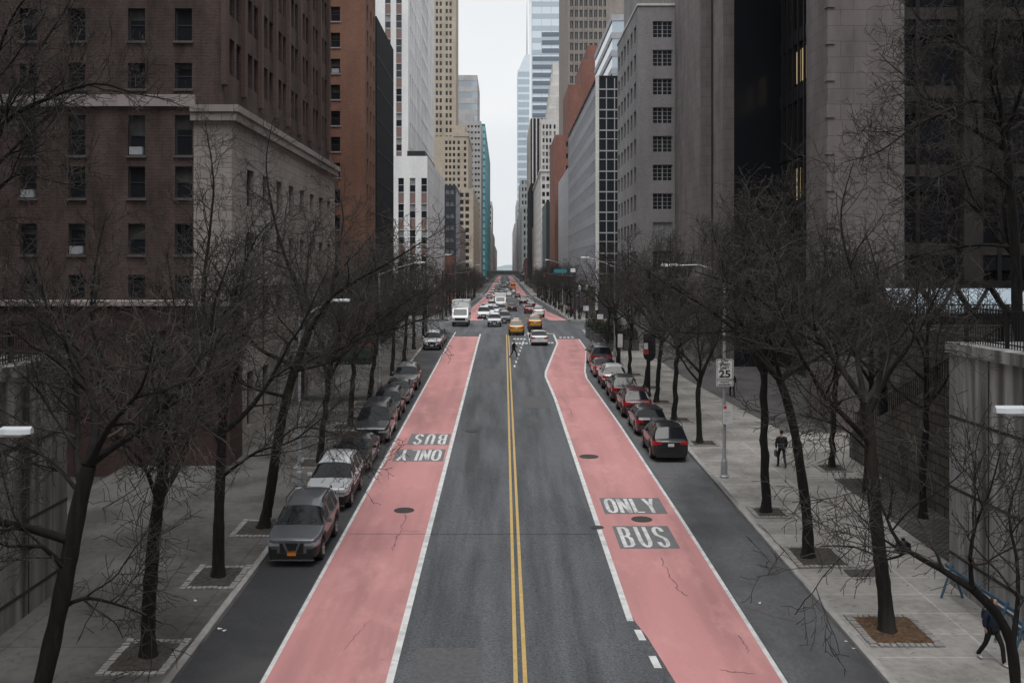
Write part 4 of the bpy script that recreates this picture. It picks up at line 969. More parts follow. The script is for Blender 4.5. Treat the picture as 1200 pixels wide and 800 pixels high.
def make_car(kind, col, label, cat, loc, rz, group, name='parked_car', plate='plate_white', taxi=False, rails=True, lights_on=False, plow=False):
    d = CARS[kind]; Lc, W = d['L'], d['W']; wz = d['r']
    t = thing(name, label, cat, loc, rz, group)
    yc = Lc/2
    stn = {0, .06, .16, .32, .5, .75, Lc-.04, Lc-.12, Lc-.3, Lc}
    for wy in d['wy']:
        for k in range(-6, 7): stn.add(round(wy + (d['r']+.07)*math.sin(k*math.pi/12), 3))
    for tb in (d['belt'], d['top']): stn |= {p[0] for p in tb}
    for a, b in d['panes']: stn |= {a, b}
    stn |= set(d['ws']) | set(d['rw']); stn = sorted(x for x in stn if 0 <= x <= Lc)
    stn = [x for i, x in enumerate(stn) if i == 0 or x - stn[i-1] > .012]
    t0, t1 = d['top'][0][0], d['top'][-1][0]
    rows = []
    for y in stn:
        qf = 1-min(1, y/.75); qr = 1-min(1, (Lc-y)/.55); e = min(.76 + .24*math.sqrt(1-qf*qf), .82 + .18*math.sqrt(1-qr*qr))
        wb = W/2*e
        zb = d['gc'] + (.06 if y < .1 or y > Lc-.1 else 0)
        ra = d['r'] + .07
        for wy in d['wy']:
            if abs(y-wy) < ra + .004: zb = max(zb, wz + math.sqrt(max(0, ra*ra-(y-wy)**2)))
        belt = interp(d['belt'], y); top = interp(d['top'], y) if t0 <= y <= t1 else belt
        hc = max(0, top-belt); k = min(1, hc/.3)
        z1 = min(zb+.09, belt-.2); zm = z1 + (belt-z1)*.55
        x5 = wb*.94 - .20*hc/.55
        rows.append([(wb*.88, zb), (wb*.975, z1), (wb, zm), (wb*.985, belt-.06), (wb*.945, belt), (x5, top-.05*k+.012), (x5-.16*k-.12*(1-k), top+.02), (0, top+.05)])
    shell = MB()
    def pt(i, j, sd): x, z = rows[i][j]; return (sd*x, stn[i]-yc, z)
    def pick(i, j):
        ym = (stn[i]+stn[i+1])/2
        if j in (5, 6) and d['ws'][0] < ym < d['ws'][1]: return 2
        if j in (5, 6) and d['rw'][0] < ym < d['rw'][1]: return 3
        if j == 4 and any(a < ym < b for a, b in d['panes']): return 4
        return 1 if j == 0 or (kind == 'suv' and j == 1) else 0
    for i in range(len(stn)-1):
        for j in range(7):
            p = pick(i, j)
            for sd in (-1, 1):
                q = (pt(i,j,sd), pt(i,j+1,sd), pt(i+1,j+1,sd), pt(i+1,j,sd))
                shell.quad(*(q[::-1] if sd < 0 else q), p + (1 if p == 4 and sd > 0 else 0))
        shell.quad(pt(i,0,-1), pt(i,0,1), pt(i+1,0,1), pt(i+1,0,-1), 1)
    for i in (0, len(stn)-1):
        for j in range(7): shell.quad(pt(i,j,-1), pt(i,j+1,-1), pt(i,j+1,1), pt(i,j,1), 0)
    mp_ = paint(col, label.split(' ')[0])
    me = shell.mesh('shell', [mp_, M['trim']] + [M['car_glass']]*4); bm = bmesh.new(); bm.from_mesh(me); bmesh.ops.remove_doubles(bm, verts=bm.verts, dist=.0005)
    bmesh.ops.dissolve_degenerate(bm, edges=bm.edges, dist=.0004); bmesh.ops.recalc_face_normals(bm, faces=bm.faces)
    cl = bm.edges.layers.float.new('crease_edge')
    for e_ in bm.edges:
        ms = {f.material_index for f in e_.link_faces}
        if len(ms) > 1: e_[cl] = .75
    bm.to_mesh(me); bm.free()
    so = bpy.data.objects.new('shell', me); COL.objects.link(so); sm_ = so.modifiers.new('s', 'SUBSURF'); sm_.levels = 2 if name == 'parked_car' else 1
    bpy.context.view_layer.update(); sme = bpy.data.meshes.new_from_object(so.evaluated_get(bpy.context.evaluated_depsgraph_get())); bpy.data.objects.remove(so)
    def take(name, ids, mats, sm=45):
        bm = bmesh.new(); bm.from_mesh(sme); bmesh.ops.delete(bm, geom=[f for f in bm.faces if f.material_index not in ids], context='FACES')
        for f in bm.faces: f.material_index = min(f.material_index, len(mats)-1); f.smooth = True
        m2 = bpy.data.meshes.new(name); bm.to_mesh(m2); bm.free()
        for m in mats: m2.materials.append(m)
        m2.set_sharp_from_angle(angle=R(sm)); o = bpy.data.objects.new(name, m2); COL.objects.link(o); o.parent = t
    take('body', (0, 1), [mp_, M['trim']]); take('windshield', (2,), [M['car_glass']]); take('rear_window', (3,), [M['car_glass']])
    take('side_window', (4,), [M['car_glass']]); take('side_window', (5,), [M['car_glass']])
    def sub(mb, name, m, par=None, sm=False): return mb.build(name, M[m] if isinstance(m, str) else m, par or t, sm, world=False)
    for wy in d['wy']:
        for sd in (-1, 1):
            xo = sd*(W/2-.02); r_ = d['r']
            b = MB(); b.lathe([(r_*.62, 0), (r_*.93, .0), (r_, .04), (r_, .19), (r_*.93, .225), (r_*.5, .225)], (xo if sd < 0 else xo-.225, wy-yc, wz), 20, axis='X'); wh = sub(b, 'wheel', 'tyre', None, 40)
            b = MB(); xf = xo - .004*sd*-1
            b.lathe([(r_*.62, 0), (r_*.56, .03)], (xo+sd*.002 if sd < 0 else xo-.028, wy-yc, wz), 16, axis='X')
            for k in range(5):
                a = 2*math.pi*k/5; c, s_ = math.cos(a), math.sin(a)
                b.tube([(xo+sd*.012, wy-yc, wz), (xo+sd*.008, wy-yc+c*r_*.58, wz+s_*r_*.58)], .035, 4)
            sub(b, 'rim', 'rim', wh)
    fb = interp(d['belt'], .3); rb = interp(d['belt'], Lc-.3)
    def patch(y0, y1, za, zb, off=.012):
        """pieces of the flank and corner, pushed a little outwards"""
        for sd in (-1, 1):
            b = MB(); idx = [i for i, y in enumerate(stn) if y0-1e-6 <= y <= y1+1e-6]
            def w_at(i, z):
                rr = rows[i]
                for (xa, z_a), (xb, z_b) in zip(rr[1:5], rr[2:6]):
                    if z <= z_b: return xa + (xb-xa)*max(0, (z-z_a))/max(1e-4, z_b-z_a)
                return rr[4][0]
            n = len(idx)
            P_ = [[(sd*(w_at(i, z)+off), stn[i]-yc, z) for z in (za(stn[i]), zb(stn[i]))] for i in idx]
            Q_ = [[(sd*(w_at(i, z)-.05), stn[i]-yc, z) for z in (za(stn[i]), zb(stn[i]))] for i in idx]
            for k in range(n-1):
                b.quad(P_[k][0], P_[k][1], P_[k+1][1], P_[k+1][0]); b.quad(P_[k][1], Q_[k][1], Q_[k+1][1], P_[k+1][1]); b.quad(P_[k][0], Q_[k][0], Q_[k+1][0], P_[k+1][0])
            for k in (0, n-1): b.quad(P_[k][0], P_[k][1], Q_[k][1], Q_[k][0])
            yield sd, b
    z_h = interp(d['belt'], 0)
    for sd, b in patch(0, .4, lambda y: z_h-.17+.12*y, lambda y: z_h-.06+.17*y):
        xs = sorted((sd*W/2*.80+sd*.005, sd*W/2*.46)); b.box(xs[0], xs[1], -yc-.02, -yc+.05, z_h-.15, z_h-.07); sub(b, 'headlight', 'headlight')
    z_t = interp(d['belt'], Lc-.1)
    for sd, b in patch(Lc-.3, Lc, lambda y: z_t-.22, lambda y: z_t-.03):
        xs = sorted((sd*W/2*.84+sd*.005, sd*W/2*.5)); b.box(xs[0], xs[1], yc-.05, yc+.015, z_t-.2, z_t-.05); sub(b, 'taillight', 'taillight')
    b = MB(); b.box(-W*.215, W*.215, -yc-.02, -yc+.02, z_h-.38, z_h-.05); b.box(-W*.38, W*.38, -yc-.022, -yc+.02, d['gc']+.06, d['gc']+.24)
    for sd in (-1, 1): b.box(*sorted((sd*W*.27, sd*W*.39)), -yc-.018, -yc+.02, z_h-.42, z_h-.25)
    sub(b, 'grille', 'trim')
    b = MB(); b.prism([(-.22, z_h-.04), (-.13, z_h-.30), (.13, z_h-.30), (.22, z_h-.04), (.31, z_h-.04), (.17, z_h-.37), (-.17, z_h-.37), (-.31, z_h-.04)], 'y', -yc-.045, -yc-.015); sub(b, 'grille_trim', 'chrome')
    b = MB(); b.box(-W*.40, W*.40, -yc-.035, -yc+.06, d['gc']-.01, d['gc']+.05); sub(b, 'bumper_trim', 'chrome' if kind == 'suv' else 'trim')
    b = MB(); b.box(-W*.40, W*.40, yc-.1, yc+.03, d['gc']+.02, d['gc']+.22); sub(b, 'bumper', 'trim')
    b = MB(); b.box(-W*.26, W*.26, yc-.02, yc+.02, z_t-.10, z_t-.055); sub(b, 'trunk_trim', 'chrome')
    b = MB(); b.box(-.15, .15, -yc-.045, -yc-.03, d['gc']+.17, d['gc']+.32); sub(b, 'licence_plate', plate)
    b = MB(); b.box(-.15, .15, yc+.0, yc+.03, z_t-.30, z_t-.15); sub(b, 'licence_plate', plate)
    my = d['ws'][0]+.42
    for sd in (-1, 1):
        b = MB(); b.obox((sd*(W/2+.07), my-yc, interp(d['belt'], my)+.08), .1, .06, .07, 0); o = sub(b, 'mirror', mp_)
        bv = o.modifiers.new('bevel', 'BEVEL'); bv.width = .03; bv.segments = 2
    b = MB(); b.tube([(-.5, d['ws'][0]-yc-.0, d['belt'][3][1]+.05), (.1, d['ws'][0]-yc+.15, d['belt'][3][1]+.16)], .012, 4); b.tube([(.1, d['ws'][0]-yc, d['belt'][3][1]+.05), (.62, d['ws'][0]-yc+.15, d['belt'][3][1]+.14)], .012, 4); sub(b, 'wiper', 'trim')
    if rails and kind in ('suv', 'van'):
        y1, y2 = d['ws'][1]+.25, d['rw'][0]-.1; zt = interp(d['top'], (y1+y2)/2)
        for sd in (-1, 1):
            b = MB(); b.tube([(sd*W*.355, y1-yc, interp(d['top'], y1)+.02), (sd*W*.355, y1-yc+.12, zt+.07), (sd*W*.355, y2-yc-.12, zt+.07), (sd*W*.355, y2-yc, interp(d['top'], y2)+.02)], .022, 6); sub(b, 'roof_rail', 'trim')
    if taxi:
        b = MB(); b.box(-.32, .32, -.2-.0, .12, interp(d['top'], 2.6)+.04, interp(d['top'], 2.6)+.2); sub(b, 'roof_sign', 'white_sign')
    return t
def slope(y): return math.atan((G(y+1)-G(y-1))/2)
def place(o, x, y, dz=.006):
    o.location = (x, y, G(y)+dz); o.rotation_euler[0] = slope(y) if abs(o.rotation_euler[2]) < 1 else -slope(y); return o
C = dict(slate=(.115,.125,.14), silver=(.58,.60,.62), black=(.012,.012,.014), charcoal=(.03,.032,.036), maroon=(.10,.018,.022), white=(.70,.71,.72), darkred=(.16,.02,.025), grey=(.16,.165,.17), green=(.02,.045,.04), blue=(.04,.07,.13), yellow=(.58,.27,.012))
PG = 'cars parked along the kerbs'
left_parked = [  # kind, colour, y, x, label
 ('suv', 'slate', 36.3, -7.25, 'slate grey SUV with orange plate, nearest of the left kerb', 'plate_orange'),
 ('suv', 'silver', 43.2, -7.3, 'bright silver SUV parked right behind the slate grey SUV', 'plate_white'),
 ('sedan', 'black', 49.6, -7.35, 'black sedan parked behind the silver SUV', 'plate_white'),
 ('van', 'charcoal', 56.8, -7.3, 'charcoal van parked fourth along the left kerb behind the black sedan', 'plate_white'),
 ('suv', 'black', 63.2, -7.35, 'black SUV parked behind the charcoal van at the left kerb', 'plate_white'),
 ('sedan', 'charcoal', 69.3, -7.35, 'charcoal sedan in front of the grey SUV, left kerb', 'plate_white'),
 ('suv', 'grey', 75.4, -7.35, 'mid grey SUV, last of the close left kerb row', 'plate_white'),
 ('suv', 'white', 102.5, -7.3, 'white SUV parked alone near the left corner of the crossing', 'plate_white'),
 ('sedan', 'black', 109.0, -7.3, 'black sedan parked past the lone white SUV at the left corner', 'plate_white'),
]
for k, c, y, x, lab, pl_ in left_parked: place(make_car(k, C[c], lab, 'car', (x, y, 0), 0, PG, plate=pl_), x, y)
right_parked = [
 ('suv', 'black', 52.2, 8.35, 'black SUV with wide red tail lights, nearest of the right kerb row', 'plate_white'),
 ('hatch', 'charcoal', 58.6, 8.35, 'charcoal hatchback parked just ahead of the nearest black SUV', 'plate_white'),
 ('suv', 'maroon', 64.2, 8.3, 'maroon SUV parked third along the right kerb', 'plate_white'),
 ('suv', 'charcoal', 70.2, 8.25, 'dark grey SUV between the maroon SUV and the white SUV, right kerb', 'plate_white'),
 ('suv', 'white', 76.1, 8.2, 'white SUV in the right kerb row', 'plate_white'),
 ('sedan', 'darkred', 82.4, 8.15, 'dark red sedan parked ahead of the white SUV, right kerb', 'plate_white'),
 ('van', 'charcoal', 88.8, 8.45, 'charcoal van with a roof rack, farthest of the right kerb row', 'plate_white'),
]
for k, c, y, x, lab, pl_ in right_parked: place(make_car(k, C[c], lab, 'car', (x, y, 0), math.pi, PG, plate=pl_), x, y)
TG = 'traffic on the street'
moving = [ # kind colour px py(bottom) facing away?, label, cat, taxi
 ('sedan', 'white', 631.5, 402.5, 1, 'white sedan waiting at the crossing, seen from behind', 'car', 0),
 ('suv', 'yellow', 605, 391.5, 1, 'yellow taxi in the middle of the crossing left of the white sedan', 'taxi', 1),
 ('suv', 'yellow', 626.5, 384.5, 1, 'yellow taxi just beyond the white sedan', 'taxi', 1),
 ('suv', 'white', 579.5, 382, 0, 'white SUV coming towards the crossing beside the box truck', 'car', 0),
 ('suv', 'grey', 591, 378.5, 0, 'grey SUV coming towards the crossing right of the white SUV', 'car', 0),
 ('van', 'white', 572.5, 371, 0, 'white van standing further behind the box truck, nearer the road middle', 'van', 0),
 ('van', 'white', 567, 373, 0, 'white van at the left kerb directly behind the box truck', 'van', 0),
 ('sedan', 'white', 579, 368, 0, 'white sedan following the white SUV far down the left lane', 'car', 0),
 ('suv', 'grey', 586.5, 367.5, 0, 'grey SUV following the oncoming grey SUV in the middle lane', 'car', 0),
 ('hatch', 'darkred', 620, 367, 1, 'red hatchback at the right kerb just past the crossing', 'car', 0),
 ('suv', 'white', 631, 371, 1, 'white SUV parked at the right kerb past the red hatchback', 'car', 0),
 ('sedan', 'black', 600, 364.5, 1, 'black sedan driving away beyond the taxis', 'car', 0),
 ('sedan', 'black', 581, 345, 0, 'black sedan far down the street at the second crossing', 'car', 0),
 ('suv', 'black', 613, 357, 1, 'black SUV in the far right lane beyond the red hatchback', 'car', 0),
 ('sedan', 'white', 594, 341.5, 1, 'white sedan far away under the viaduct approach', 'car', 0),
 ('suv', 'grey', 583, 339.5, 0, 'grey SUV far away in the left oncoming lane', 'car', 0),
 ('sedan', 'charcoal', 589, 336.5, 0, 'charcoal sedan far away near the viaduct, left of centre', 'car', 0),
 ('suv', 'white', 585, 334.5, 0, 'white SUV far away just before the viaduct', 'car', 0),
 ('suv', 'white', 576.5, 362, 0, 'white SUV ahead of the far delivery truck, left oncoming lane', 'car', 0),
 ('sedan', 'silver', 569.5, 364.5, 0, 'silver sedan at the left kerb beyond the white vans', 'car', 0),
 ('sedan', 'charcoal', 585, 355.5, 0, 'charcoal sedan behind the far delivery truck', 'car', 0),
 ('suv', 'black', 622, 361, 1, 'black SUV parked at the right kerb beyond the red hatchback', 'car', 0),
 ('sedan', 'silver', 616.5, 353.5, 1, 'silver sedan parked at the right kerb far beyond the crossing', 'car', 0),
 ('sedan', 'blue', 573.5, 350, 0, 'dark blue sedan parked at the left kerb far beyond the crossing', 'car', 0),
 ('sedan', 'black', 596, 335.2, 1, 'black sedan far away beside the school bus', 'car', 0),
]
for k, c, px, py, away, lab, cat, tx in moving:
    q = at(px, py); place(make_car(k, C[c], lab, cat, q, math.pi if away else 0, TG, name='taxi' if tx else ('van' if cat == 'van' else 'car'), taxi=bool(tx), rails=not tx), q.x, q.y)
far_spots = [(581, 348.5, 0), (586.5, 347, 0), (577.5, 343.5, 0), (589.5, 343, 0), (596.5, 347.5, 1), (602, 344.5, 1), (606.5, 349, 1), (582, 337.2, 0), (599, 337.8, 1), (593, 337.3, 1), (585.5, 332.6, 0), (590, 332.2, 0), (594.5, 332.5, 1), (598, 333, 1)]
fc = ['white', 'black', 'silver', 'charcoal', 'white', 'grey', 'black', 'silver', 'white', 'charcoal', 'white', 'black', 'silver', 'black']
fw = ['first', 'second', 'third', 'fourth', 'fifth', 'sixth', 'seventh']
na = nb = 0
for i, (px, py, away) in enumerate(far_spots):
    q = at(px, py)
    if away: lab = fw[nb] + ' of the small cars driving away far up the street'; nb += 1
    else: lab = fw[na] + ' of the small cars coming down the far street'; na += 1
    place(make_car('suv' if i % 3 else 'sedan', C[fc[i]], fc[i] + ' car, ' + lab, 'car', q, math.pi if away else 0, TG, name='car', rails=False), q.x, q.y)
def make_truck(label, loc, rz, body_col, cab_col, Lb, Wb, Hb, name='box_truck', cat='truck'):
    t = thing(name, label, cat, loc, rz, TG); s_ = -Lb/2
    wp, cp_ = paint(body_col, 'box'), paint(cab_col, 'cab')
    b = MB(); b.box(-Wb/2, Wb/2, s_+1.9, Lb/2, .75, Hb); b.build('cargo_box', wp, t, world=False, bevel=.05)
    b = MB(); b.prism([(s_, .5), (s_, 1.25), (s_+.25, 1.45), (s_+.75, 2.35), (s_+1.85, 2.5), (s_+1.85, .5)], 'x', -Wb/2*.9, Wb/2*.9); b.build('cab', cp_, t, world=False, bevel=.06)
    b = MB(); b.quad((-Wb*.39, s_+.27, 1.5), (Wb*.39, s_+.27, 1.5), (Wb*.37, s_+.71, 2.3), (-Wb*.37, s_+.71, 2.3)); b.build('windshield', M['car_glass'], t, world=False)
    b = MB(); b.box(-Wb*.3, Wb*.3, s_-.02, s_+.02, .8, 1.15); b.build('grille', M['trim'], t, world=False)
    for sd in (-1, 1):
        b = MB(); b.box(sd*Wb*.38-.12, sd*Wb*.38+.12, s_-.03, s_+.03, .85, 1.05); b.build('headlight', M['headlight'], t, world=False)
        b = MB(); b.box(sd*Wb*.55-.1, sd*Wb*.55+.1, s_+.6, s_+.7, 1.5, 1.95); b.build('mirror', M['trim'], t, world=False)
        b = MB(); b.quad((sd*Wb*.452, s_+.75, 1.5), (sd*Wb*.452, s_+1.6, 1.5), (sd*Wb*.452, s_+1.6, 2.3), (sd*Wb*.452, s_+.9, 2.3)); b.build('side_window', M['car_glass'], t, world=False)
        for wy in (s_+.95, Lb/2-1.3):
            b = MB(); b.lathe([(.25, 0), (.43, 0), (.46, .05), (.46, .25), (.4, .28)], (sd*Wb*.46-(.28 if sd > 0 else 0), wy, .46), 18, axis='X'); wh = b.build('wheel', M['tyre'], t, 40, world=False)
            b = MB(); b.lathe([(.26, 0), (.2, .02)], (sd*Wb*.46 + (.003 if sd > 0 else -.02), wy, .46), 12, axis='X'); b.build('rim', M['rim'], wh, world=False)
    b = MB(); b.box(-Wb*.46, Wb*.46, s_-.06, s_+.1, .42, .68); b.build('bumper', M['trim'], t, world=False)
    b = MB(); b.box(-.45, .45, s_+1.86, Lb/2-.1, .45, .75); b.build('chassis', M['trim'], t, world=False)
    return t
q = at(540.5, 381); place(make_truck('white box truck facing the crossing from the left kerb', q, 0, C['white'], C['white'], 7.2, 2.35, 3.5), q.x, q.y)
q = at(586.5, 361.5); place(make_truck('white delivery truck far down the oncoming lane', q, 0, C['white'], C['white'], 6.8, 2.3, 3.2), q.x, q.y)
def make_bus(label, loc, rz):
    t = thing('school_bus', label, 'bus', loc, rz, TG); Lb = 10.5
    yp = paint((.72,.24,.05), 'orange')
    b = MB(); b.box(-1.2, 1.2, -Lb/2+1.4, Lb/2, .6, 3.0); b.box(-1.05, 1.05, -Lb/2, -Lb/2+1.39, .6, 1.7); b.build('body', yp, t, world=False, bevel=.12)
    for x in (-.55, .55):
        b = MB(); b.box(x-.4, x+.4, Lb/2-.02, Lb/2+.02, 1.9, 2.6); b.build('rear_window', M['car_glass'], t, world=False)
    for sd in (-1, 1):
        b = MB()
        for i in range(9): b.box(sd*1.2-.02, sd*1.2+.02, -3.5+.95*i, -3.5+.95*i+.75, 1.9, 2.55)
        b.build('side_window', M['car_glass'], t, world=False)
        b = MB(); b.box(sd*.95-.15, sd*.95+.15, Lb/2, Lb/2+.03, 1.1, 1.35); b.build('taillight', M['taillight'], t, world=False)
        for wy in (-3.9, 2.6):
            b = MB(); b.lathe([(.25, 0), (.46, 0), (.5, .05), (.5, .3)], (sd*1.05-(.3 if sd > 0 else 0), wy, .5), 16, axis='X'); b.build('wheel', M['tyre'], t, 40, world=False)
    b = MB(); b.box(-1.2, 1.2, Lb/2+.005, Lb/2+.12, .55, .8); b.build('bumper', M['trim'], t, world=False)
    return t
q = at(599.5, 339.5); place(make_bus('orange yellow school bus far down the red bus lane', q, math.pi), q.x+.6, q.y)

# ------------------------------------------------------------------ street lamps, signs and small things
def street_lamp(x, y, s, label, h=8.9, arm=2.6, base_z=None, curved=False, group='cobra head street lamps'):
    """s: direction of the arm along x"""
    z = G(y)+.15 if base_z is None else base_z
    t = thing('street_lamp', label, 'street lamp', (x, y, z), 0, group)
    b = MB(); b.lathe([(.21, 0), (.21, .08), (.16, .12), (.15, .75), (.11, .85), (.085, 1.0)], sides=8); b.build('base', M['metal'], t, world=False)
    b = MB(); b.lathe([(.085, .9), (.06, h-.4), (.055, h)], sides=10); b.build('pole', M['metal'], t, 40, world=False)
    b = MB(); 
    if curved: pts = [(0, 0, h-.5), (s*.15, 0, h+.15), (s*.55, 0, h+.65), (s*1.2, 0, h+.85), (s*arm, 0, h+.82)]
    else: pts = [(0, 0, h-.15), (s*arm*.5, 0, h+.38), (s*arm, 0, h+.72)]
    b.tube(pts, .035, 6); b.build('arm', M['metal'], t, 40, world=False)
    zc = pts[-1][2]
    b = MB()
    prof = [(0, .035), (.12, .07), (.35, .14), (.6, .15), (.75, .07)]
    ring = []
    for (u, wv) in prof:
        xx = s*(arm-.02+u); ring.append([(xx, -wv, zc-.03), (xx, -wv*.8, zc+.05), (xx, 0, zc+.09), (xx, wv*.8, zc+.05), (xx, wv, zc-.03)])
    for A, B in zip(ring, ring[1:]):
        for k in range(4): b.quad(A[k], A[k+1], B[k+1], B[k])
        b.quad(A[4], A[0], B[0], B[4])
    b.poly(ring[0]); b.poly(ring[-1]); hd = b.build('lamp_head', M['lamp_head'], t, 50, world=False)
    b = MB(); b.box(min(s*(arm+.2), s*(arm+.6)), max(s*(arm+.2), s*(arm+.6)), -.11, .11, zc-.07, zc-.032); b.build('lens', M['lens'], hd, world=False)
    b = MB(); b.lathe([(.04, zc+.08), (.04, zc+.15)], (s*(arm+.2), 0, 0), 8); b.build('photocell', M['trim'], hd, world=False)
    return t
# the pole with the speed limit sign
lp = street_lamp(10.2, 46.2, -1, 'grey street lamp carrying the speed limit sign on the right pavement', 9.0, 2.2, curved=True)
street_lamp(-9.7, 16.7, 1, 'street lamp whose pale head reaches in at the left edge', 7.1, 1.05)
street_lamp(10.3, 17, -1, 'street lamp whose pale head reaches in at the right edge', 7.4, 1.2)
street_lamp(-9.05, 44, 1, 'street lamp on the left pavement beside the silver SUV', 7.6, 1.5)
street_lamp(-9.05, 72, 1, 'taller street lamp with a long arm over the left bus lane', 8.6, 2.6)
street_lamp(10.2, 92, -1, 'street lamp beside the farthest right kerb trees', 8.6, 2.4)
street_lamp(-9.05, 112, 1, 'street lamp by the left corner of the crossing', 8.6, 2.4)
for i, (x, y, s) in enumerate(((-9.1, 185, 1), (10.4, 178, -1), (-9.1, 240, 1), (10.4, 232, -1))):
    street_lamp(x, y, s, ('first street lamp past the crossing on the left', 'first street lamp past the crossing on the right', 'second street lamp past the crossing on the left', 'second street lamp past the crossing on the right')[i], 8.6, 2.4)
def text_mesh(txt, size, wid=None):
    cu = bpy.data.curves.new('lettering', 'FONT'); cu.body = txt; cu.size = size; cu.align_x = 'CENTER'; cu.align_y = 'CENTER'; cu.offset = size*.028
    o = bpy.data.objects.new('lettering', cu); COL.objects.link(o)
    dg = bpy.context.evaluated_depsgraph_get(); me = bpy.data.meshes.new_from_object(o.evaluated_get(dg)); bpy.data.objects.remove(o); return me
def put_text(txt, size, loc, par, m, sx=1.0):
    me = text_mesh(txt, size); me.transform(Matrix.Rotation(R(90), 4, 'X') @ Matrix.Scale(sx, 4, (1, 0, 0))); me.materials.clear(); me.materials.append(M[m])
    o = bpy.data.objects.new('lettering', me); COL.objects.link(o); o.parent = par; o.location = loc; return o
def sign_board(name, label, loc, wd, ht, m='white_sign', border=True, group=None):
    """a sheet facing the camera, loc is its bottom centre"""
    t = thing(name, label, 'sign', loc, 0, group)
    pts = []; r_ = min(wd, ht)*.08
    for cx_, cz_, a0 in ((wd/2-r_, ht-r_, 0), (-wd/2+r_, ht-r_, 90), (-wd/2+r_, r_, 180), (wd/2-r_, r_, 270)):
        for k in range(4): a = R(a0+30*k); pts.append((cx_+r_*math.cos(a), cz_+r_*math.sin(a)))
    b = MB(); b.prism(pts, 'y', -.012, .0); b.build('panel', M[m], t, world=False)
    if border:
        b = MB(); i_ = .03
        for (x0, x1, z0, z1) in ((-wd/2+i_, wd/2-i_, i_, i_+.02), (-wd/2+i_, wd/2-i_, ht-i_-.02, ht-i_), (-wd/2+i_, -wd/2+i_+.02, i_+.021, ht-i_-.021), (wd/2-i_-.02, wd/2-i_, i_+.021, ht-i_-.021)): b.box(x0, x1, -.0145, -.0125, z0, z1)
        b.build('border', M['black_ink'], t, world=False)
    return t
ys_ = 46.08
z0 = zpx(445, 46); s1 = sign_board('speed_limit_sign', 'white speed limit sign reading 25 on the grey lamp pole', (10.2+.0, ys_, z0), .80, .96)
for txt, sz, zz in (('CITY', .145, .84), ('SPEED', .165, .69), ('LIMIT', .165, .535)): put_text(txt, sz, (0, -.016, zz), s1, 'black_ink', 1.05)
put_text('25', .46, (0, -.016, .25), s1, 'black_ink', 1.2)
s2 = sign_board('photo_enforced_sign', 'small white photo enforced plate just under the speed limit sign', (10.2, ys_, z0-.31), .80, .28)
put_text('PHOTO', .095, (0, -.016, .185), s2, 'black_ink', 1.2); put_text('ENFORCED', .095, (0, -.016, .085), s2, 'black_ink', 1.15)
s3 = sign_board('parking_sign', 'narrow white sign with a red corner square, low on the grey lamp pole', (10.33, ys_-.02, zpx(497, 46)), .44, .88, border=False)
b = MB(); b.box(-.2, -.05, -.015, -.0125, .70, .85); b.build('red_square', M['red_ink'], s3, world=False)
b = MB(); 
for zz, w_ in ((.56, .24), (.5, .3), (.40, .3), (.34, .2), (.2, .14), (.12, .1)): b.box(-.15, -.15+w_, -.0145, -.0125, zz, zz+.022)
b.build('small_print', M['grey_ink'], s3, world=False)
# bus stop post with its dark rounded board
t = thing('bus_stop_post', 'black bus stop post with a dark rounded board and red square', 'sign post', (10.2, 70, G(70)+.15), 0)
b = MB(); b.lathe([(.12, 0), (.12, .2), (.075, .3), (.065, 4.6)], sides=8); b.build('post', M['iron'], t, world=False)
b = MB(); pts = [(-.42, 4.4), (-.42, 2.95)] + [(-.42*math.cos(R(a)), 2.9-.42*math.sin(R(a))) for a in range(15, 180, 15)] + [(.42, 2.95), (.42, 4.4)]; b.prism(pts, 'y', -.09, .09); b.build('board', M['iron'], t, world=False)
b = MB(); b.box(-.40, -.08, -.10, -.091, 2.95, 3.3); b.build('red_panel', plain('dull red panel', (.4,.06,.06), .5), t, world=False); b = MB(); b.box(-.40, -.12, -.10, -.091, 3.32, 3.75); b.build('white_panel', M['white_sign'], t, world=False)
def post_sign(x, y, wd, ht, zb, label):
    t = thing('sign_post', label, 'sign post', (x, y, G(y)+.15), 0, 'white street signs on posts')
    b = MB(); b.lathe([(.04, 0), (.04, zb+ht)], sides=8); b.build('post', M['iron'], t, world=False)
    b = MB(); b.box(-wd/2, wd/2, -.06, -.045, zb, zb+ht); b.build('panel', M['white_sign'], t, world=False)
q = at(731, 428); post_sign(10.0, 86, .42, 1.15, 1.7, 'tall narrow white sign on a black post among the right kerb trees')
post_sign(10.0, 104, .62, .5, 2.7, 'square white sign on a post above the hedge planters')
post_sign(9.6, 117, .62, .6, 2.75, 'square white sign at the right corner of the crossing, beyond the hedge')
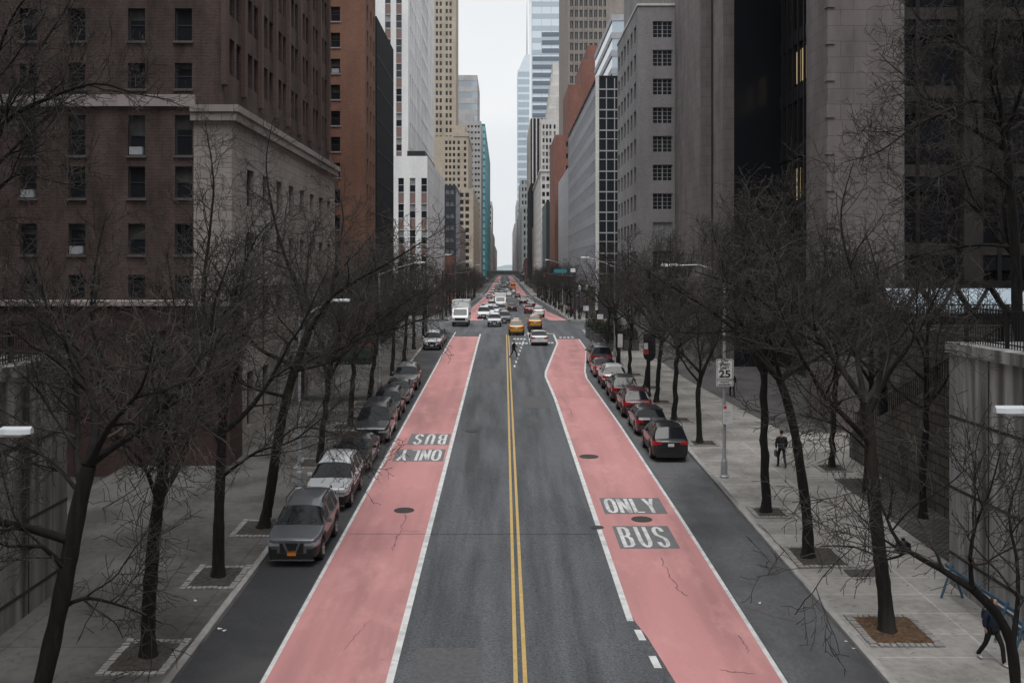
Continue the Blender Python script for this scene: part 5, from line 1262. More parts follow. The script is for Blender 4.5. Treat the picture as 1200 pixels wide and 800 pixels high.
# traffic signal masts at the crossing
def signal(x, y, s, arm, label, sign=False, h=7.2):
    t = thing('traffic_signal', label, 'traffic light', (x, y, G(y)+.15), 0, 'traffic lights at the crossing')
    b = MB(); b.lathe([(.2, 0), (.14, .5), (.09, h)], sides=8); b.build('pole', M['iron'], t, world=False)
    b = MB(); b.tube([(0, 0, h-.6), (s*arm, 0, h-.1)], [.07, .045], 6); b.build('mast_arm', M['iron'], t, world=False)
    for k, u in enumerate((arm-.25, arm*.4)):
        b = MB(); b.box(s*u-.17, s*u+.17, -.15, .15, h-1.35, h-.3); hd = b.build('signal_head', M['black_paint'], t, world=False, bevel=.03)
        for i in range(3):
            b = MB(); b.lathe([(.11, -.20), (.11, -.151)], (s*u, 0, h-.5-.32*i), 10, axis='Y'); b.build('lens', M['taillight'] if i == 0 else M['trim'], hd, world=False)
    if sign:
        b = MB(); b.box(s*2.2-.95, s*2.2+.95, -.08, -.06, h-.05, h+.5); b.build('street_name_sign', M['teal_sign'], t, world=False)
        b = MB(); b.box(s*.3-.35, s*.3+.35, -.08, -.06, h+.05, h+.6); b.build('white_sign', M['white_sign'], t, world=False)
    return t
signal(10.6, 149.5, -1, 4.8, 'traffic light mast with a teal street sign at the far right corner', True, 7.0)
signal(-9.3, 149.5, 1, 4.2, 'traffic light mast at the far left corner of the crossing')
signal(-9.3, 118.5, 1, 3.0, 'traffic light mast at the near left corner of the crossing')
for i, (x, y) in enumerate(((11.3, 149.8), (12.6, 152))):
    t = thing('lantern_post', ('old style black lantern post by the far right corner', 'black lantern post with globe right of the teal sign mast')[i], 'lamp post', (x, y, G(y)+.15))
    b = MB(); b.lathe([(.25, 0), (.2, .6), (.08, .9), (.07, 4.2)], sides=8); b.build('post', M['iron'], t, world=False)
    b = MB(); b.lathe([(.1, 4.2), (.26, 4.5), (.22, 4.95), (.05, 5.1)], sides=10); b.build('lantern', M['lens'], t, 40, world=False)
# planters with hedges by the right corner
def shrub_mesh(rnd, lx, ly, lz, n, fl=.04):
    b = MB()
    for i in range(n):
        while True:
            p = Vector((rnd.uniform(-1, 1), rnd.uniform(-1, 1), rnd.uniform(-.2, 1)))
            if p.length < 1.0: break
        p = Vector((p.x*lx*rnd.uniform(.8, 1.1), p.y*ly, p.z*lz*rnd.uniform(.75, 1.1)))
        a = Vector((rnd.uniform(-1,1), rnd.uniform(-1,1), rnd.uniform(-1,1))).normalized(); c = a.orthogonal().normalized(); e = a.cross(c); s_ = rnd.uniform(.05, .1)
        b.quad(p-c*s_, p-e*s_*.6, p+c*s_, p+e*s_*.6, 1 if rnd.random() < fl else 0)
    return b
rnd = random.Random(8)
for i, (x, y) in enumerate(((10.6, 99.5), (12.6, 100.2), (10.4, 106.5), (10.3, 110.5), (10.2, 114.5), (12.2, 108), (12.2, 113))):
    t = thing('planter', ('grey planter with dark hedge, nearest to the kerb trees', 'grey planter with dark hedge beside the nearest one, towards the building', 'long hedge planter third from the kerb trees', 'long hedge planter in the middle of the kerb side row', 'hedge planter closest to the crossing at the kerb', 'inner hedge planter near the grey building', 'inner hedge planter closest to the crossing')[i], 'planter', (x, y, G(y)+.15), 0, 'hedge planters by the corner')
    b = MB(); b.box(-.75, .75, -1.6, 1.6, 0, .85); b.box(-.8, .8, -1.65, 1.65, .85, .95); b.build('box', M['planter'], t, world=False)
    b = shrub_mesh(rnd, .95, 1.7, 1.5, 1500, .05); o = b.build('shrub', [M['leaf'], M['flower']], t, world=False); o.location = (0, 0, 1.1)
# blue barricades, bags, awning
def barricade(x, y, label, ln=4.2):
    t = thing('barricade', label, 'barricade', (x, y, G(y)+.15), 0, 'blue barricades by the right wall')
    b = MB(); b.box(-.03, .03, -ln/2, ln/2, .72, .98); b.build('plank', M['blue_paint'], t, world=False)
    b = MB(); b.box(-.036, -.031, -ln/2, ln/2, .82, .88); b.build('pale_stripe', M['white_sign'], t, world=False)
    for yy in (-ln/2+.4, ln/2-.4):
        b = MB(); b.tube([(-.35, yy, 0), (0, yy, 1.05)], .04, 4); b.tube([(.35, yy, 0), (0, yy+.02, 1.05)], .04, 4); b.build('leg', M['blue_paint'], t, world=False)
barricade(13.8, 29.0, 'blue barricade plank against the right wall, far end of the pair'); barricade(13.7, 24.5, 'blue barricade plank against the right wall, behind the walking couple spot'.replace('walking couple spot', 'person with backpack'))
for i, (x, y, s_) in enumerate(((14.1, 35.2, .27),)):
    b = MB(); rr = random.Random(i); prof = [(.05, 0), (s_, .05), (s_*1.1, s_*.6), (s_*.8, s_*1.2), (s_*.2, s_*1.55), (s_*.28, s_*1.8)]
    b.lathe(prof, sides=12); b.v = [(p[0]*rr.uniform(.85, 1.15), p[1]*rr.uniform(.85, 1.15), p[2]) for p in b.v]
    o = b.build('rubbish_bag', M['bag'], None, 60); o.location = (x, y, G(y)+.15); tag(o, ('black rubbish bag by the end of the right wall, biggest of the pile', 'small black rubbish bag left in the pile by the right wall', 'black rubbish bag at the back of the pile by the right wall')[i], 'rubbish bag', 'rubbish bags by the right wall')
t = thing('awning', 'dark green entrance canopy on thin posts across the left pavement', 'awning', (-13.9, 68, G(68)+.15))
Ya, Yb, zA = 66.8, 69.2, G(68)+.15+2.6
b = MB(); xa, xb = -13.95, -9.0
arc = [(Ya, zA), (Ya, zA+.45), (Ya+.35, zA+.85), (Ya+1.2, zA+1.05), (Yb-.35, zA+.85), (Yb, zA+.45), (Yb, zA)]
for (u, v), (u2, v2) in zip(arc, arc[1:]): b.quad((xa, u, v), (xb, u, v), (xb, u2, v2), (xa, u2, v2))
b.poly([(xb, u, v) for u, v in arc]); b.poly([(xa, u, v) for u, v in arc]); b.build('canopy', M['awning'], t)
b = MB(); 
for xx, w_ in ((-12.3, .3), (-11.5, .22), (-11.2, .5), (-10.6, .12)): b.box(xx, xx+w_, Ya-.012, Ya-.004, zA+.08, zA+.2)
b.build('small_print', M['grey_ink'], t)
for xx in (-9.1, -11.4, -13.7):
    for yy in (Ya+.05, Yb-.05):
        b = MB(); b.tube([(xx, yy, G(yy)+.15), (xx, yy, zA)], .03, 6); b.build('post', M['chrome'], t)
# manhole covers and pavement hatch
for px, py, r_, lab in ((473.5, 598, .42, 'round manhole cover in the left red bus lane'), (752, 608.5, .42, 'round manhole cover between ONLY and BUS on the right bus lane'), (690, 535, .5, 'worn manhole patch in the right bus lane beyond the lettering'), (700, 618, .25, 'small round cover in the lane by the thick white line') , (553, 505, .38, 'round manhole cover in the oncoming grey lane')):
    q = at(px, py); b = MB(); b.lathe([(0.01, 0), (r_*.7, .0), (r_*.72, .004), (r_*.8, .004), (r_*.82, 0), (r_, 0), (r_, -.02)], sides=24)
    o = b.build('manhole_cover', noisy('cast iron cover', (.035,.033,.032), (.07,.065,.062), 12, .7)); o.location = (q.x, q.y, G(q.y)+.022); o.rotation_euler = (slope(q.y), 0, 0); tag(o, lab, 'manhole cover', 'manhole covers')
q = at(1014, 676); b = MB(); b.box(-.55, .55, -.4, .4, -.02, .0); b.box(-.5, .5, -.35, .35, .001, .008); o = b.build('pavement_hatch', M['granite_dark']); o.location = (q.x-.1, q.y, G(q.y)+.155); tag(o, 'dark steel hatch set in the right pavement beside a tree pit', 'hatch')
# ------------------------------------------------------------------ bare winter trees
def unit(v): return v/ (np.linalg.norm(v)+1e-9)
class Tubes:
    def __init__(s): s.v = []; s.f = []; s.n = 0
    def add(s, pts, rad, k):
        pts = np.asarray(pts, float); n = len(pts)
        d = np.gradient(pts, axis=0); d /= np.linalg.norm(d, axis=1)[:, None] + 1e-9
        ref = np.array([0.31, .77, .55]); 
        a = np.cross(d, ref); a /= np.linalg.norm(a, axis=1)[:, None] + 1e-9; b = np.cross(d, a)
        th = np.arange(k)*2*np.pi/k
        ring = a[:, None, :]*np.cos(th)[None, :, None] + b[:, None, :]*np.sin(th)[None, :, None]
        s.v.append((pts[:, None, :] + ring*np.asarray(rad)[:, None, None]).reshape(-1, 3))
        i = np.arange(n-1)[:, None]*k; j = np.arange(k)[None, :]; j2 = (j+1) % k
        q = np.stack([i+j, i+j2, i+k+j2, i+k+j], -1).reshape(-1, 4) + s.n
        s.f.append(q); s.n += n*k
    def mesh(s, name, mats):
        v = np.concatenate(s.v).astype(np.float32); f = np.concatenate(s.f).astype(np.int32)
        me = bpy.data.meshes.new(name); me.vertices.add(len(v)); me.vertices.foreach_set('co', v.ravel())
        me.loops.add(f.size); me.loops.foreach_set('vertex_index', f.ravel()); me.polygons.add(len(f))
        me.polygons.foreach_set('loop_start', np.arange(len(f), dtype=np.int32)*4)
        me.polygons.foreach_set('use_smooth', np.ones(len(f), bool))
        for m in mats: me.materials.append(m)
        me.update(calc_edges=True); me.validate(); return me
def smooth_line(pts, step):
    """Catmull-Rom through the given joints"""
    p = [np.array(q, float) for q in pts]; p = [2*p[0]-p[1]] + p + [2*p[-1]-p[-2]]
    o = []
    for i in range(1, len(p)-2):
        n = max(2, int(np.linalg.norm(p[i+1]-p[i])/step))
        for k in range(n):
            t = k/n; o.append(.5*((2*p[i]) + (-p[i-1]+p[i+1])*t + (2*p[i-1]-5*p[i]+4*p[i+1]-p[i+2])*t*t + (-p[i-1]+3*p[i]-3*p[i+1]+p[i+2])*t**3))
    o.append(p[-2]); return np.array(o)
class Tree:
    def __init__(s, seed, dens=1.0, rmin=.0075):
        s.rs = np.random.RandomState(seed); s.wood = Tubes(); s.crown = Tubes(); s.dens = dens*.76; s.rmin = rmin
    def limb(s, pts, r0, r1, lvl, wob=.0):
        pts = np.asarray(pts); n = len(pts); t = np.linspace(0, 1, n)
        if wob: pts = pts + s.rs.normal(0, wob, pts.shape)*np.minimum(1, t*4)[:, None]
        rad = r0 + (r1-r0)*t**.8
        if lvl == 0:
            h = np.linalg.norm(pts-pts[0], axis=1); rad = rad*(1 + .75*np.exp(-h/.22))*(1+s.rs.normal(0, .05, n))
        (s.wood if lvl <= 1 else s.crown).add(pts, np.maximum(rad, s.rmin), (12, 7, 5, 4, 3)[lvl])
        return pts, rad
    def walk(s, p, d, ln, n, wig, trop, zz=0):
        o = [np.array(p)]; d = unit(np.array(d)); st = ln/n; side = unit(s.rs.normal(0, 1, 3))
        for i in range(n):
            d = unit(d + s.rs.normal(0, wig, 3) + np.array([0, 0, trop]) + side*zz*(1 if i % 2 else -1))
            o.append(o[-1] + d*st)
        return np.array(o)
    def around(s, d, ang):
        a = unit(np.cross(d, unit(s.rs.normal(0, 1, 3)))); return unit(d*math.cos(ang) + a*math.sin(ang))
    def kids(s, pts, rad, lvl, ln, spacing, start=.15):
        """side shoots along a limb"""
        L_ = np.linalg.norm(np.diff(pts, axis=0), axis=1); cum = np.concatenate([[0], np.cumsum(L_)]); tot = cum[-1]
        pos = start*tot; rs = s.rs
        while pos < tot*.985:
            i = min(len(L_)-1, int(np.searchsorted(cum, pos)-1)); i = max(0, i); t = (pos-cum[i])/max(L_[i], 1e-6)
            p = pts[i]*(1-t) + pts[i+1]*t; d = unit(pts[i+1]-pts[i]); fr = pos/tot; r = rad[i]
            k = ln*(1.05-.55*fr)*rs.uniform(.55, 1.25)
            nd = s.around(d, R(rs.uniform(35, 72)))
            if lvl == 2:
                nd = unit(nd + np.array([0, 0, .15])); q = s.walk(p, nd, k, 8, .15, .03, .06); qq, rr = s.limb(q, min(r*.6, .048)*rs.uniform(.7, 1), .009, 2)
                s.kids(qq, rr, 3, 1.2, .2/s.dens, .1)
            elif lvl == 3:
                q = s.walk(p, nd, k, 5, .2, .0, .12); qq, rr = s.limb(q, min(r*.6, .014), .0075, 3)
                s.kids(qq, rr, 4, .5, .15/s.dens, .15)
            else:
                q = s.walk(p, nd, k, 4, .2, .0, .1); s.limb(q, min(r*.8, .0085), .006, 4)
            pos += spacing*rs.uniform(.6, 1.4)
        if lvl <= 3:      # the tip goes on
            pass
    def auto_limbs(s, base, n, ln, r, spread=(32, 66), up=.045, trunk=None):
        rs = s.rs; a0 = rs.uniform(0, 6.28)
        for i in range(n):
            az = a0 + 2*math.pi*i/n + rs.uniform(-.45, .45); an = R(rs.uniform(*spread))
            d = np.array([math.sin(an)*math.cos(az), math.sin(an)*math.sin(az), math.cos(an)])
            s.main(s.walk(base if trunk is None or i == 0 else trunk[-1-rs.randint(0, max(1, len(trunk)//4))], d, ln*rs.uniform(.75, 1.15), 14, .10, up, .05), r*rs.uniform(.7, 1))
    def main(s, pts, r, start=.2, fork=True):
        r = r*1.08; qq, rr = s.limb(pts, r, .012, 1)
        s.kids(qq, rr, 2, 2.7, .33/s.dens, start); s.kids(qq[-5:], rr[-5:], 3, 1.1, .18/s.dens, .0)
        if fork:
            for f in (.35, .6):
                i = int(len(qq)*f); d = unit(qq[min(i+1, len(qq)-1)]-qq[i])
                nd = unit(s.around(d, R(s.rs.uniform(30, 50))) + np.array([0, 0, .2])); q = s.walk(qq[i], nd, s.rs.uniform(2.2, 3.6)*(1.2-f), 10, .12, .03, .06)
                q2, r2 = s.limb(q, rr[i]*.6, .010, 1); s.kids(q2, r2, 2, 2.0, .33/s.dens, .12); s.kids(q2[-4:], r2[-4:], 3, 1.0, .18/s.dens, .0)
def plant(tree, label, x, y, z, group, bark='bark', cat='tree'):
    t = thing('bare_tree', label, cat, (x, y, z), 0, group)
    for nm, tb, m in (('trunk', tree.wood, bark), ('crown', tree.crown, 'twig')):
        o = bpy.data.objects.new(nm, tb.mesh(nm, [M[m]])); COL.objects.link(o); o.parent = t
    return t
def auto_tree(seed, h1=4.6, lean=(0, 0), nl=6, ln=6.8, r=.19, dens=1.0):
    """a street tree about its own foot"""
    T = Tree(seed, dens); rs = T.rs
    n = 12; pts = [np.array([0, 0, -.1])]
    for i in range(n):
        f = (i+1)/n; pts.append(np.array([lean[0]*f**1.3 + rs.normal(0, .03), lean[1]*f + rs.normal(0, .03), h1*f]))
    pts, rad = T.limb(smooth_line(pts, .25), r, r*.72, 0)
    T.auto_limbs(pts[-1], nl, ln, r*.55, trunk=pts)
    T.main(T.walk(pts[-1], np.array([lean[0]*.1, lean[1]*.1, 1]), ln*1.05, 14, .08, .05, .05), r*.6)
    return T
def skel_tree(seed, Yb, base_px, trunk, limbs, r, nl=3, ln=6.0, dens=1.0, base=None):
    """trunk and chosen limbs bent like the ones in the photo: (px, py, depth offset) joints at the tree's own distance"""
    T = Tree(seed, dens)
    foot = at(*base_px) if base is None else Vector(base); foot = Vector((foot.x, Yb, G(Yb)+.15)) if base is None else foot
    def loc(p): q = P(p[0], p[1], Yb + (p[2] if len(p) > 2 else 0)); return np.array(q - foot)
    tp = [np.array([0, 0, -.1])] + [loc(p) for p in trunk]
    tq, _ = T.limb(smooth_line(tp, .22), r*.95, r*.68, 0)
    for lb, rr in limbs:
        T.main(smooth_line([loc(p) for p in lb], .3) , rr)
    top = tp[-1]
    if nl: T.auto_limbs(top, nl, ln, r*.5, trunk=tq)
    return T, foot
TL, TR = 'bare street trees along the left kerb', 'bare street trees along the right kerb'
def px_at(Y, X, Z): return (VX + F*X/Y, VY - F*(Z-EYE)/Y)
# left kerb row
T, f = skel_tree(11, 20, (20, 925), [(35, 860), (50, 800), (68, 720), (82, 650), (93, 590), (104, 545)],
   [([(104, 545), (112, 490, .5), (95, 430, 1), (70, 385, 1.5), (40, 330, 2)], .10), ([(104, 545), (128, 500, -.5), (165, 455, -1), (180, 400, -1.5)], .085), ([(70, 715), (100, 700, .3), (150, 712, .8), (190, 730, 1.2)], .05), ([(78, 670), (50, 640, -.5), (10, 640, -1), (-40, 620, -1.5)], .06), ([(95, 580), (60, 540, .5), (20, 520, 1)], .05)], .22, 3, 5.4, .85, base=((20-VX)*20/F, 20, G(20)+.15))
plant(T, 'nearest left tree leaning towards the road by the concrete wall', f.x, 20, f.z, TL)
T, f = skel_tree(12, 26.3, (173, 778), [(174, 720), (178, 660), (184, 600), (192, 545)],
   [([(192, 545), (170, 490, .8), (130, 440, 1.2), (108, 380, 1.5), (112, 310, 1.8), (125, 250, 2)], .10), ([(192, 545), (215, 480, -.5), (245, 425, -.8), (250, 360, -1), (275, 290, -1)], .095), ([(186, 590), (165, 540, -1.5), (120, 500, -2.5), (70, 480, -3.2)], .07)], .215, 3, 6.0, .92)
plant(T, 'straight left kerb tree in the nearest complete block-edged pit', f.x, 26.3, f.z, TL, 'bark')
T, f = skel_tree(13, 32.5, (255, 683), [(256, 640), (257, 590), (259, 540), (261, 490)],
   [([(261, 490), (250, 420, .5), (238, 350, .8), (246, 270, 1), (250, 210, 1.2), (240, 140, 1.2)], .11), ([(261, 490), (280, 420, -.6), (275, 350, -1), (300, 280, -1.2), (330, 250, -1.2)], .095), ([(258, 520), (225, 440, 1.5), (205, 360, 2), (195, 290, 2.4)], .09), ([(258, 560), (300, 530, -1), (345, 515, -1.5), (400, 470, -2)], .06)], .21, 3, 6.2, .92)
plant(T, 'left kerb tree in the second block-edged pit, beside the slate grey SUV', f.x, 32.5, f.z, TL)
T, f = skel_tree(14, 38, (310, 622), [(317, 575), (326, 515), (337, 462), (350, 420), (362, 388)],
   [([(362, 388), (350, 340, .8), (334, 300, 1.2), (320, 250, 1.4), (312, 190, 1.6), (320, 140, 1.6)], .11), ([(362, 388), (385, 352, -.4), (415, 330, -.8), (455, 308, -1.2), (492, 285, -1.4), (520, 268, -1.6)], .10),
    ([(362, 388), (385, 355, 1.0), (395, 300, 1.6), (402, 250, 2.2), (388, 205, 2.6)], .09), ([(336, 465), (290, 452, -1), (250, 425, -1.8), (215, 380, -2.4)], .07), ([(345, 435), (395, 420, -1), (440, 380, -1.5), (478, 352, -2)], .065), ([(326, 515), (352, 500, -1.2), (392, 508, -2), (420, 525, -2.6), (440, 560, -3)], .045)], .225, 3, 6.4, .92)
plant(T, 'big left kerb tree leaning right behind the nearest parked cars', f.x, 38, f.z, TL)
labs = ['thin left kerb tree beside the silver SUV', 'left kerb tree in front of the green awning', 'left kerb tree just past the green awning', 'left kerb tree by the farthest parked grey SUV', 'left kerb tree halfway between awning and crossing', 'left kerb tree nearest the lone white SUV', 'last left kerb tree before the crossing']
for i, (y, h, l) in enumerate(((49, 5.0, .5), (58.5, 4.8, .3), (66.5, 4.6, .6), (80.5, 4.6, .2), (90, 4.4, .3), (100, 4.4, -.1), (111, 4.2, .2))):
    T = auto_tree(30+i, h, (l, .2), 6, 6.2 - .1*i, .17, .85 if i < 4 else .6)
    plant(T, labs[i], -9.05, y, G(y)+.15, TL)
# right kerb row
T, f = skel_tree(21, 19.6, (1190, 925), [(1191, 860), (1190, 800), (1184, 752), (1166, 716), (1140, 690)],
   [([(1140, 690), (1102, 666, .2), (1064, 645, .4), (1045, 622, .6), (1032, 590, .8), (1005, 560, 1)], .075), ([(1140, 692, 0), (1137, 652, -.1), (1144, 612, -.2), (1160, 575, -.3), (1172, 530, -.4)], .05), ([(1186, 760), (1193, 700, .4), (1191, 650, .6), (1182, 600, .8), (1200, 545, 1)], .06), ([(1064, 645, .4), (1040, 655, .6), (1000, 640, 1), (960, 640, 1.3)], .03)], .13, 0, 3, .7, base=((1190-VX)*19.6/F, 19.6, G(19.6)+.15))
plant(T, 'dark crooked tree arching over the pavement at the lower right corner', f.x, 19.6, f.z, TR)
T, f = skel_tree(22, 28, (1040, 747), [(1037, 700), (1030, 640), (1024, 580), (1020, 520), (1014, 472)],
   [([(1014, 472), (990, 438, .3), (966, 405, .5), (941, 370, .7), (920, 330, .9), (911, 295, 1), (925, 255, 1.1), (950, 215, 1.2)], .10), ([(1014, 472), (1005, 420, 1), (1010, 380, 1.4), (1004, 335, 1.7), (990, 290, 2), (986, 245, 2.2), (1000, 190, 2.3)], .095),
    ([(1018, 485), (1040, 440, -.4), (1078, 385, -.7), (1100, 340, -1), (1128, 300, -1.2)], .085), ([(966, 405, .5), (930, 385, -.5), (890, 350, -1), (850, 330, -1.5), (815, 318, -2)], .055), ([(1020, 530), (985, 500, -.8), (935, 485, -1.4)], .035)], .225, 2, 5.6, .9)
plant(T, 'right kerb tree with flaking bark standing in the leaf filled pit', f.x, 28, f.z, TR, 'bark_worn')
T, f = skel_tree(23, 34.5, (948, 660), [(946, 610), (939, 555), (931, 505), (921, 465), (914, 446)],
   [([(914, 446), (890, 420, .2), (862, 388, .4), (830, 362, .5), (798, 342, .6), (765, 322, .6), (735, 300, .6)], .10), ([(914, 446), (936, 420, .5), (955, 390, 1), (965, 330, 1.5), (970, 260, 2)], .09), ([(916, 450), (903, 400, -.8), (882, 340, -1.2), (872, 285, -1.4), (882, 230, -1.5)], .09)], .21, 2, 6)
plant(T, 'bent right kerb tree next to the flaking bark tree, one limb over the road', f.x, 34.5, f.z, TR)
T = auto_tree(24, 7.0, (-.1, .1), 5, 6.0, .185, .9); plant(T, 'straight right kerb tree between the bent one and the speed limit sign pole', 10.55, 40.2, G(40.2)+.15, TR)
T, f = skel_tree(25, 53.8, (820, 523), [(819, 490), (818, 460), (822, 438)], [([(822, 438), (803, 418, .2), (785, 402, .4), (765, 388, .6), (745, 375, .8)], .085), ([(822, 438), (836, 408, .5), (846, 375, 1), (850, 330, 1.5), (838, 270, 2)], .09)], .18, 4, 6.2, .9)
plant(T, 'low forking right kerb tree just past the speed limit sign pole', f.x, 53.8, f.z, TR)
labs = ['thin right kerb tree beside the nearest parked black SUV', 'slender right kerb tree beside the charcoal hatchback', 'right kerb tree next to the bus stop post', 'right kerb tree past the bus stop post', 'right kerb tree beside the tall narrow white sign', 'last right kerb tree before the hedge planters']
for i, (x, y, h, l) in enumerate(((10.4, 60.8, 5.2, .2), (10.3, 67.4, 5.0, .5), (10.5, 74, 5.0, .7), (10.2, 81, 4.8, .2), (10.1, 88, 4.6, -.3), (10.0, 97, 4.4, .3))):
    T = auto_tree(50+i, h, (l, .1), 6, 6.0, .165, .85 if i < 3 else .65); plant(T, labs[i], x, y, G(y)+.15, TR)
for i, (x, y, lab) in enumerate(((15.8, 48, 'slim tree of the second row by the big granite pier'), (15.8, 43.4, 'second row tree behind the flaking bark tree'), (16.6, 39.5, 'second row tree closest to the stone stair'))):
    T = auto_tree(60+i, 5.4, (.2, 0), 5, 5.2, .15, .75); plant(T, lab, x, y, G(y)+.15, 'second row of bare trees on the right')
# trees on the terraces above the walls
T, f = skel_tree(71, 28, None, [(-70, 400), (-62, 300), (-40, 220), (-22, 180)],
   [([(-22, 180), (10, 140, -.3), (55, 116, -.6), (112, 98, -.9), (160, 110, -1.1), (205, 118, -1.2)], .085), ([(-40, 220), (0, 190, .6), (40, 150, 1), (92, 104, 1.5)], .07), ([(-22, 180), (10, 120, 1), (45, 60, 1.5), (80, 5, 2), (105, -50, 2.5)], .08), ([(-62, 300), (-20, 240, -1), (20, 205, -1.6), (60, 212, -2), (100, 220, -2.2)], .06), ([(-22, 180), (-10, 90, -1), (15, 20, -1.5), (60, -40, -2)], .08)], .2, 2, 5.2, .9, base=(-15.9, 28, 8.3))
plant(T, 'bare tree on the left terrace, reaching in at the upper left', f.x, 28, 8.3, 'bare trees on the terraces above the walls')
T, f = skel_tree(72, 33, None, [(1193, 380), (1190, 300), (1184, 220), (1178, 160)],
   [([(1178, 160), (1150, 120, -.4), (1115, 128, -.8), (1070, 150, -1), (1030, 178, -1.2), (990, 190, -1.4)], .085), ([(1189, 290), (1150, 287, .4), (1105, 293, .8), (1060, 305, 1.2), (1020, 325, 1.5)], .06), ([(1178, 160), (1165, 90, .6), (1130, 55, 1.2), (1085, 30, 1.6), (1050, -20, 2)], .08), ([(1184, 220), (1160, 200, -1), (1130, 195, -1.6), (1090, 212, -2.2), (1040, 240, -2.6)], .06), ([(1178, 160), (1200, 90, -1), (1195, 20, -1.6), (1160, -50, -2)], .08)], .2, 3, 5.4, .95, base=(17.2, 33, 8.6))
plant(T, 'bare tree on the right terrace, reaching in at the upper right', f.x, 33, 8.6, 'bare trees on the terraces above the walls')
T = auto_tree(73, 4.5, (-.4, 0), 6, 6.2, .17, .8); plant(T, 'bare tree behind the stone stair, against the dark window wall', 22.3, 43, 8.0, 'bare trees on the terraces above the walls')
# farther street trees past the crossing: two made, the rest copies
far0 = plant(auto_tree(80, 3.6, (.2, 0), 5, 4.8, .16, .75), 'first bare tree past the crossing on the left pavement', -9.4, 160, G(160)+.15, 'bare trees past the crossing')
far1 = plant(auto_tree(81, 3.8, (-.2, 0), 5, 4.6, .16, .75), 'first bare tree past the crossing on the right pavement', 10.6, 158, G(158)+.15, 'bare trees past the crossing')
ordn = ['second', 'third', 'fourth', 'fifth', 'sixth', 'seventh', 'eighth', 'ninth', 'tenth', 'eleventh', 'twelfth', 'thirteenth', 'fourteenth', 'fifteenth']
for i in range(14):
    for s_, src, x in (('left', far1, -9.4), ('right', far0, 10.6)):
        y = 170 + 11.5*i + (3 if s_ == 'left' else 0)
        c = copy_tree(src); c.location = (x, y, G(y)+.15); c.rotation_euler = (0, 0, 1.3*i+.7); c.scale = (1, 1, 1+.06*(i % 3)); c['label'] = ordn[i] + ' bare tree past the crossing on the ' + s_ + ' pavement'
# tree pits
def pit(x, y, lx, ly, label, m='soil'):
    """paving blocks round a bed of soil"""
    t = thing('tree_pit', label, 'tree pit', (x, y, G(y)+.15), 0, 'tree pits along the kerbs'); t.rotation_euler = (slope(y), 0, 0)
    b = MB(); rr = random.Random(int(y*10))
    for sx in (-1, 1):
        yy = -ly/2
        while yy < ly/2: b.obox((sx*(lx/2-.1)+rr.uniform(-.012, .012), yy+.08, .008+rr.uniform(0, .02)), .10, .066, .03, rr.uniform(-.08, .08)); yy += .165
    for sy in (-1, 1):
        xx = -lx/2+.22
        while xx < lx/2-.25: b.obox((xx+.08, sy*(ly/2-.1)+rr.uniform(-.012, .012), .008+rr.uniform(0, .02)), .066, .10, .03, rr.uniform(-.08, .08)); xx += .165
    b.build('paving_block', M['block'], t, world=False)
    b = MB(); n = 14
    g = [[(-lx/2+.2+(lx-.4)*i/n, -ly/2+.2+(ly-.4)*j/n, .012+.06*math.sin(i/n*3.14)*math.sin(j/n*3.14)+rr.uniform(0, .03)) for j in range(n+1)] for i in range(n+1)]
    for i in range(n):
        for j in range(n): b.quad(g[i][j], g[i+1][j], g[i+1][j+1], g[i][j+1])
    b.build('soil', M[m], t, world=False)
for i, (x, y) in enumerate(((-9.5, 26.3), (-9.4, 32.5), (-9.35, 38), (-9.3, 49), (-9.3, 58.5), (-9.3, 66.5))):
    pit(x, y, 1.75, 2.2, m='soil_grey', label=('block edged tree pit under the straight nearest left tree', 'block edged tree pit beside the slate grey SUV', 'block edged tree pit of the big leaning left tree', 'block edged tree pit of the thin tree by the silver SUV', 'block edged tree pit in front of the green awning', 'block edged tree pit just past the green awning')[i])
for i, (x, y, lx) in enumerate(((10.95, 28.1, 2.0), (10.85, 34.6, 1.9), (10.7, 40.2, 1.5), (10.75, 53.8, 1.6), (10.7, 60.8, 1.5), (10.6, 67.4, 1.5), (10.8, 74, 1.5), (10.5, 81, 1.5), (15.8, 48, 1.5))):
    pit(x, y, lx, 2.3 if i < 2 else 1.6, m='soil' if i == 0 else 'soil_grey', label=('leaf filled tree pit of the flaking bark tree', 'dark soil tree pit of the bent right tree', 'small tree pit of the straight right tree', 'tree pit beside the nearest right parked SUV front', 'tree pit of the thin right tree by the black SUV', 'tree pit of the slender right tree', 'tree pit next to the bus stop post', 'tree pit past the bus stop post', 'tree pit of the slim second row tree by the granite pier')[i])
# litter in the gutter
for i, (px, py) in enumerate(((258, 737), (263, 739), (992, 752), (1001, 760), (890, 707), (229, 710))):
    q = at(px, py); b = MB(); b.poly([(-.06, -.03, 0), (.06, -.04, .015), (.05, .04, .01), (-.03, .04, .02)]); b.poly([(-.06, -.03, .001), (-.03, .04, .021), (-.08, .02, .035)]); o = b.build('litter', M['white_sign']); o.location = (q.x, q.y, q.z+.012 if abs(q.x) < 9.6 and q.x > -8.3 else q.z+.16); o.rotation_euler = (0, 0, i*1.1)
    tag(o, ('scrap of white paper in the left gutter, left of the pair', 'scrap of white paper in the left gutter, right of the pair', 'white scrap in the right gutter beside the leaf filled pit', 'pale flattened scrap in the right gutter at the kerb', 'pale scrap lying on the right parking strip', 'white scrap on the left pavement near the second tree pit')[i], 'litter', 'scraps of litter')

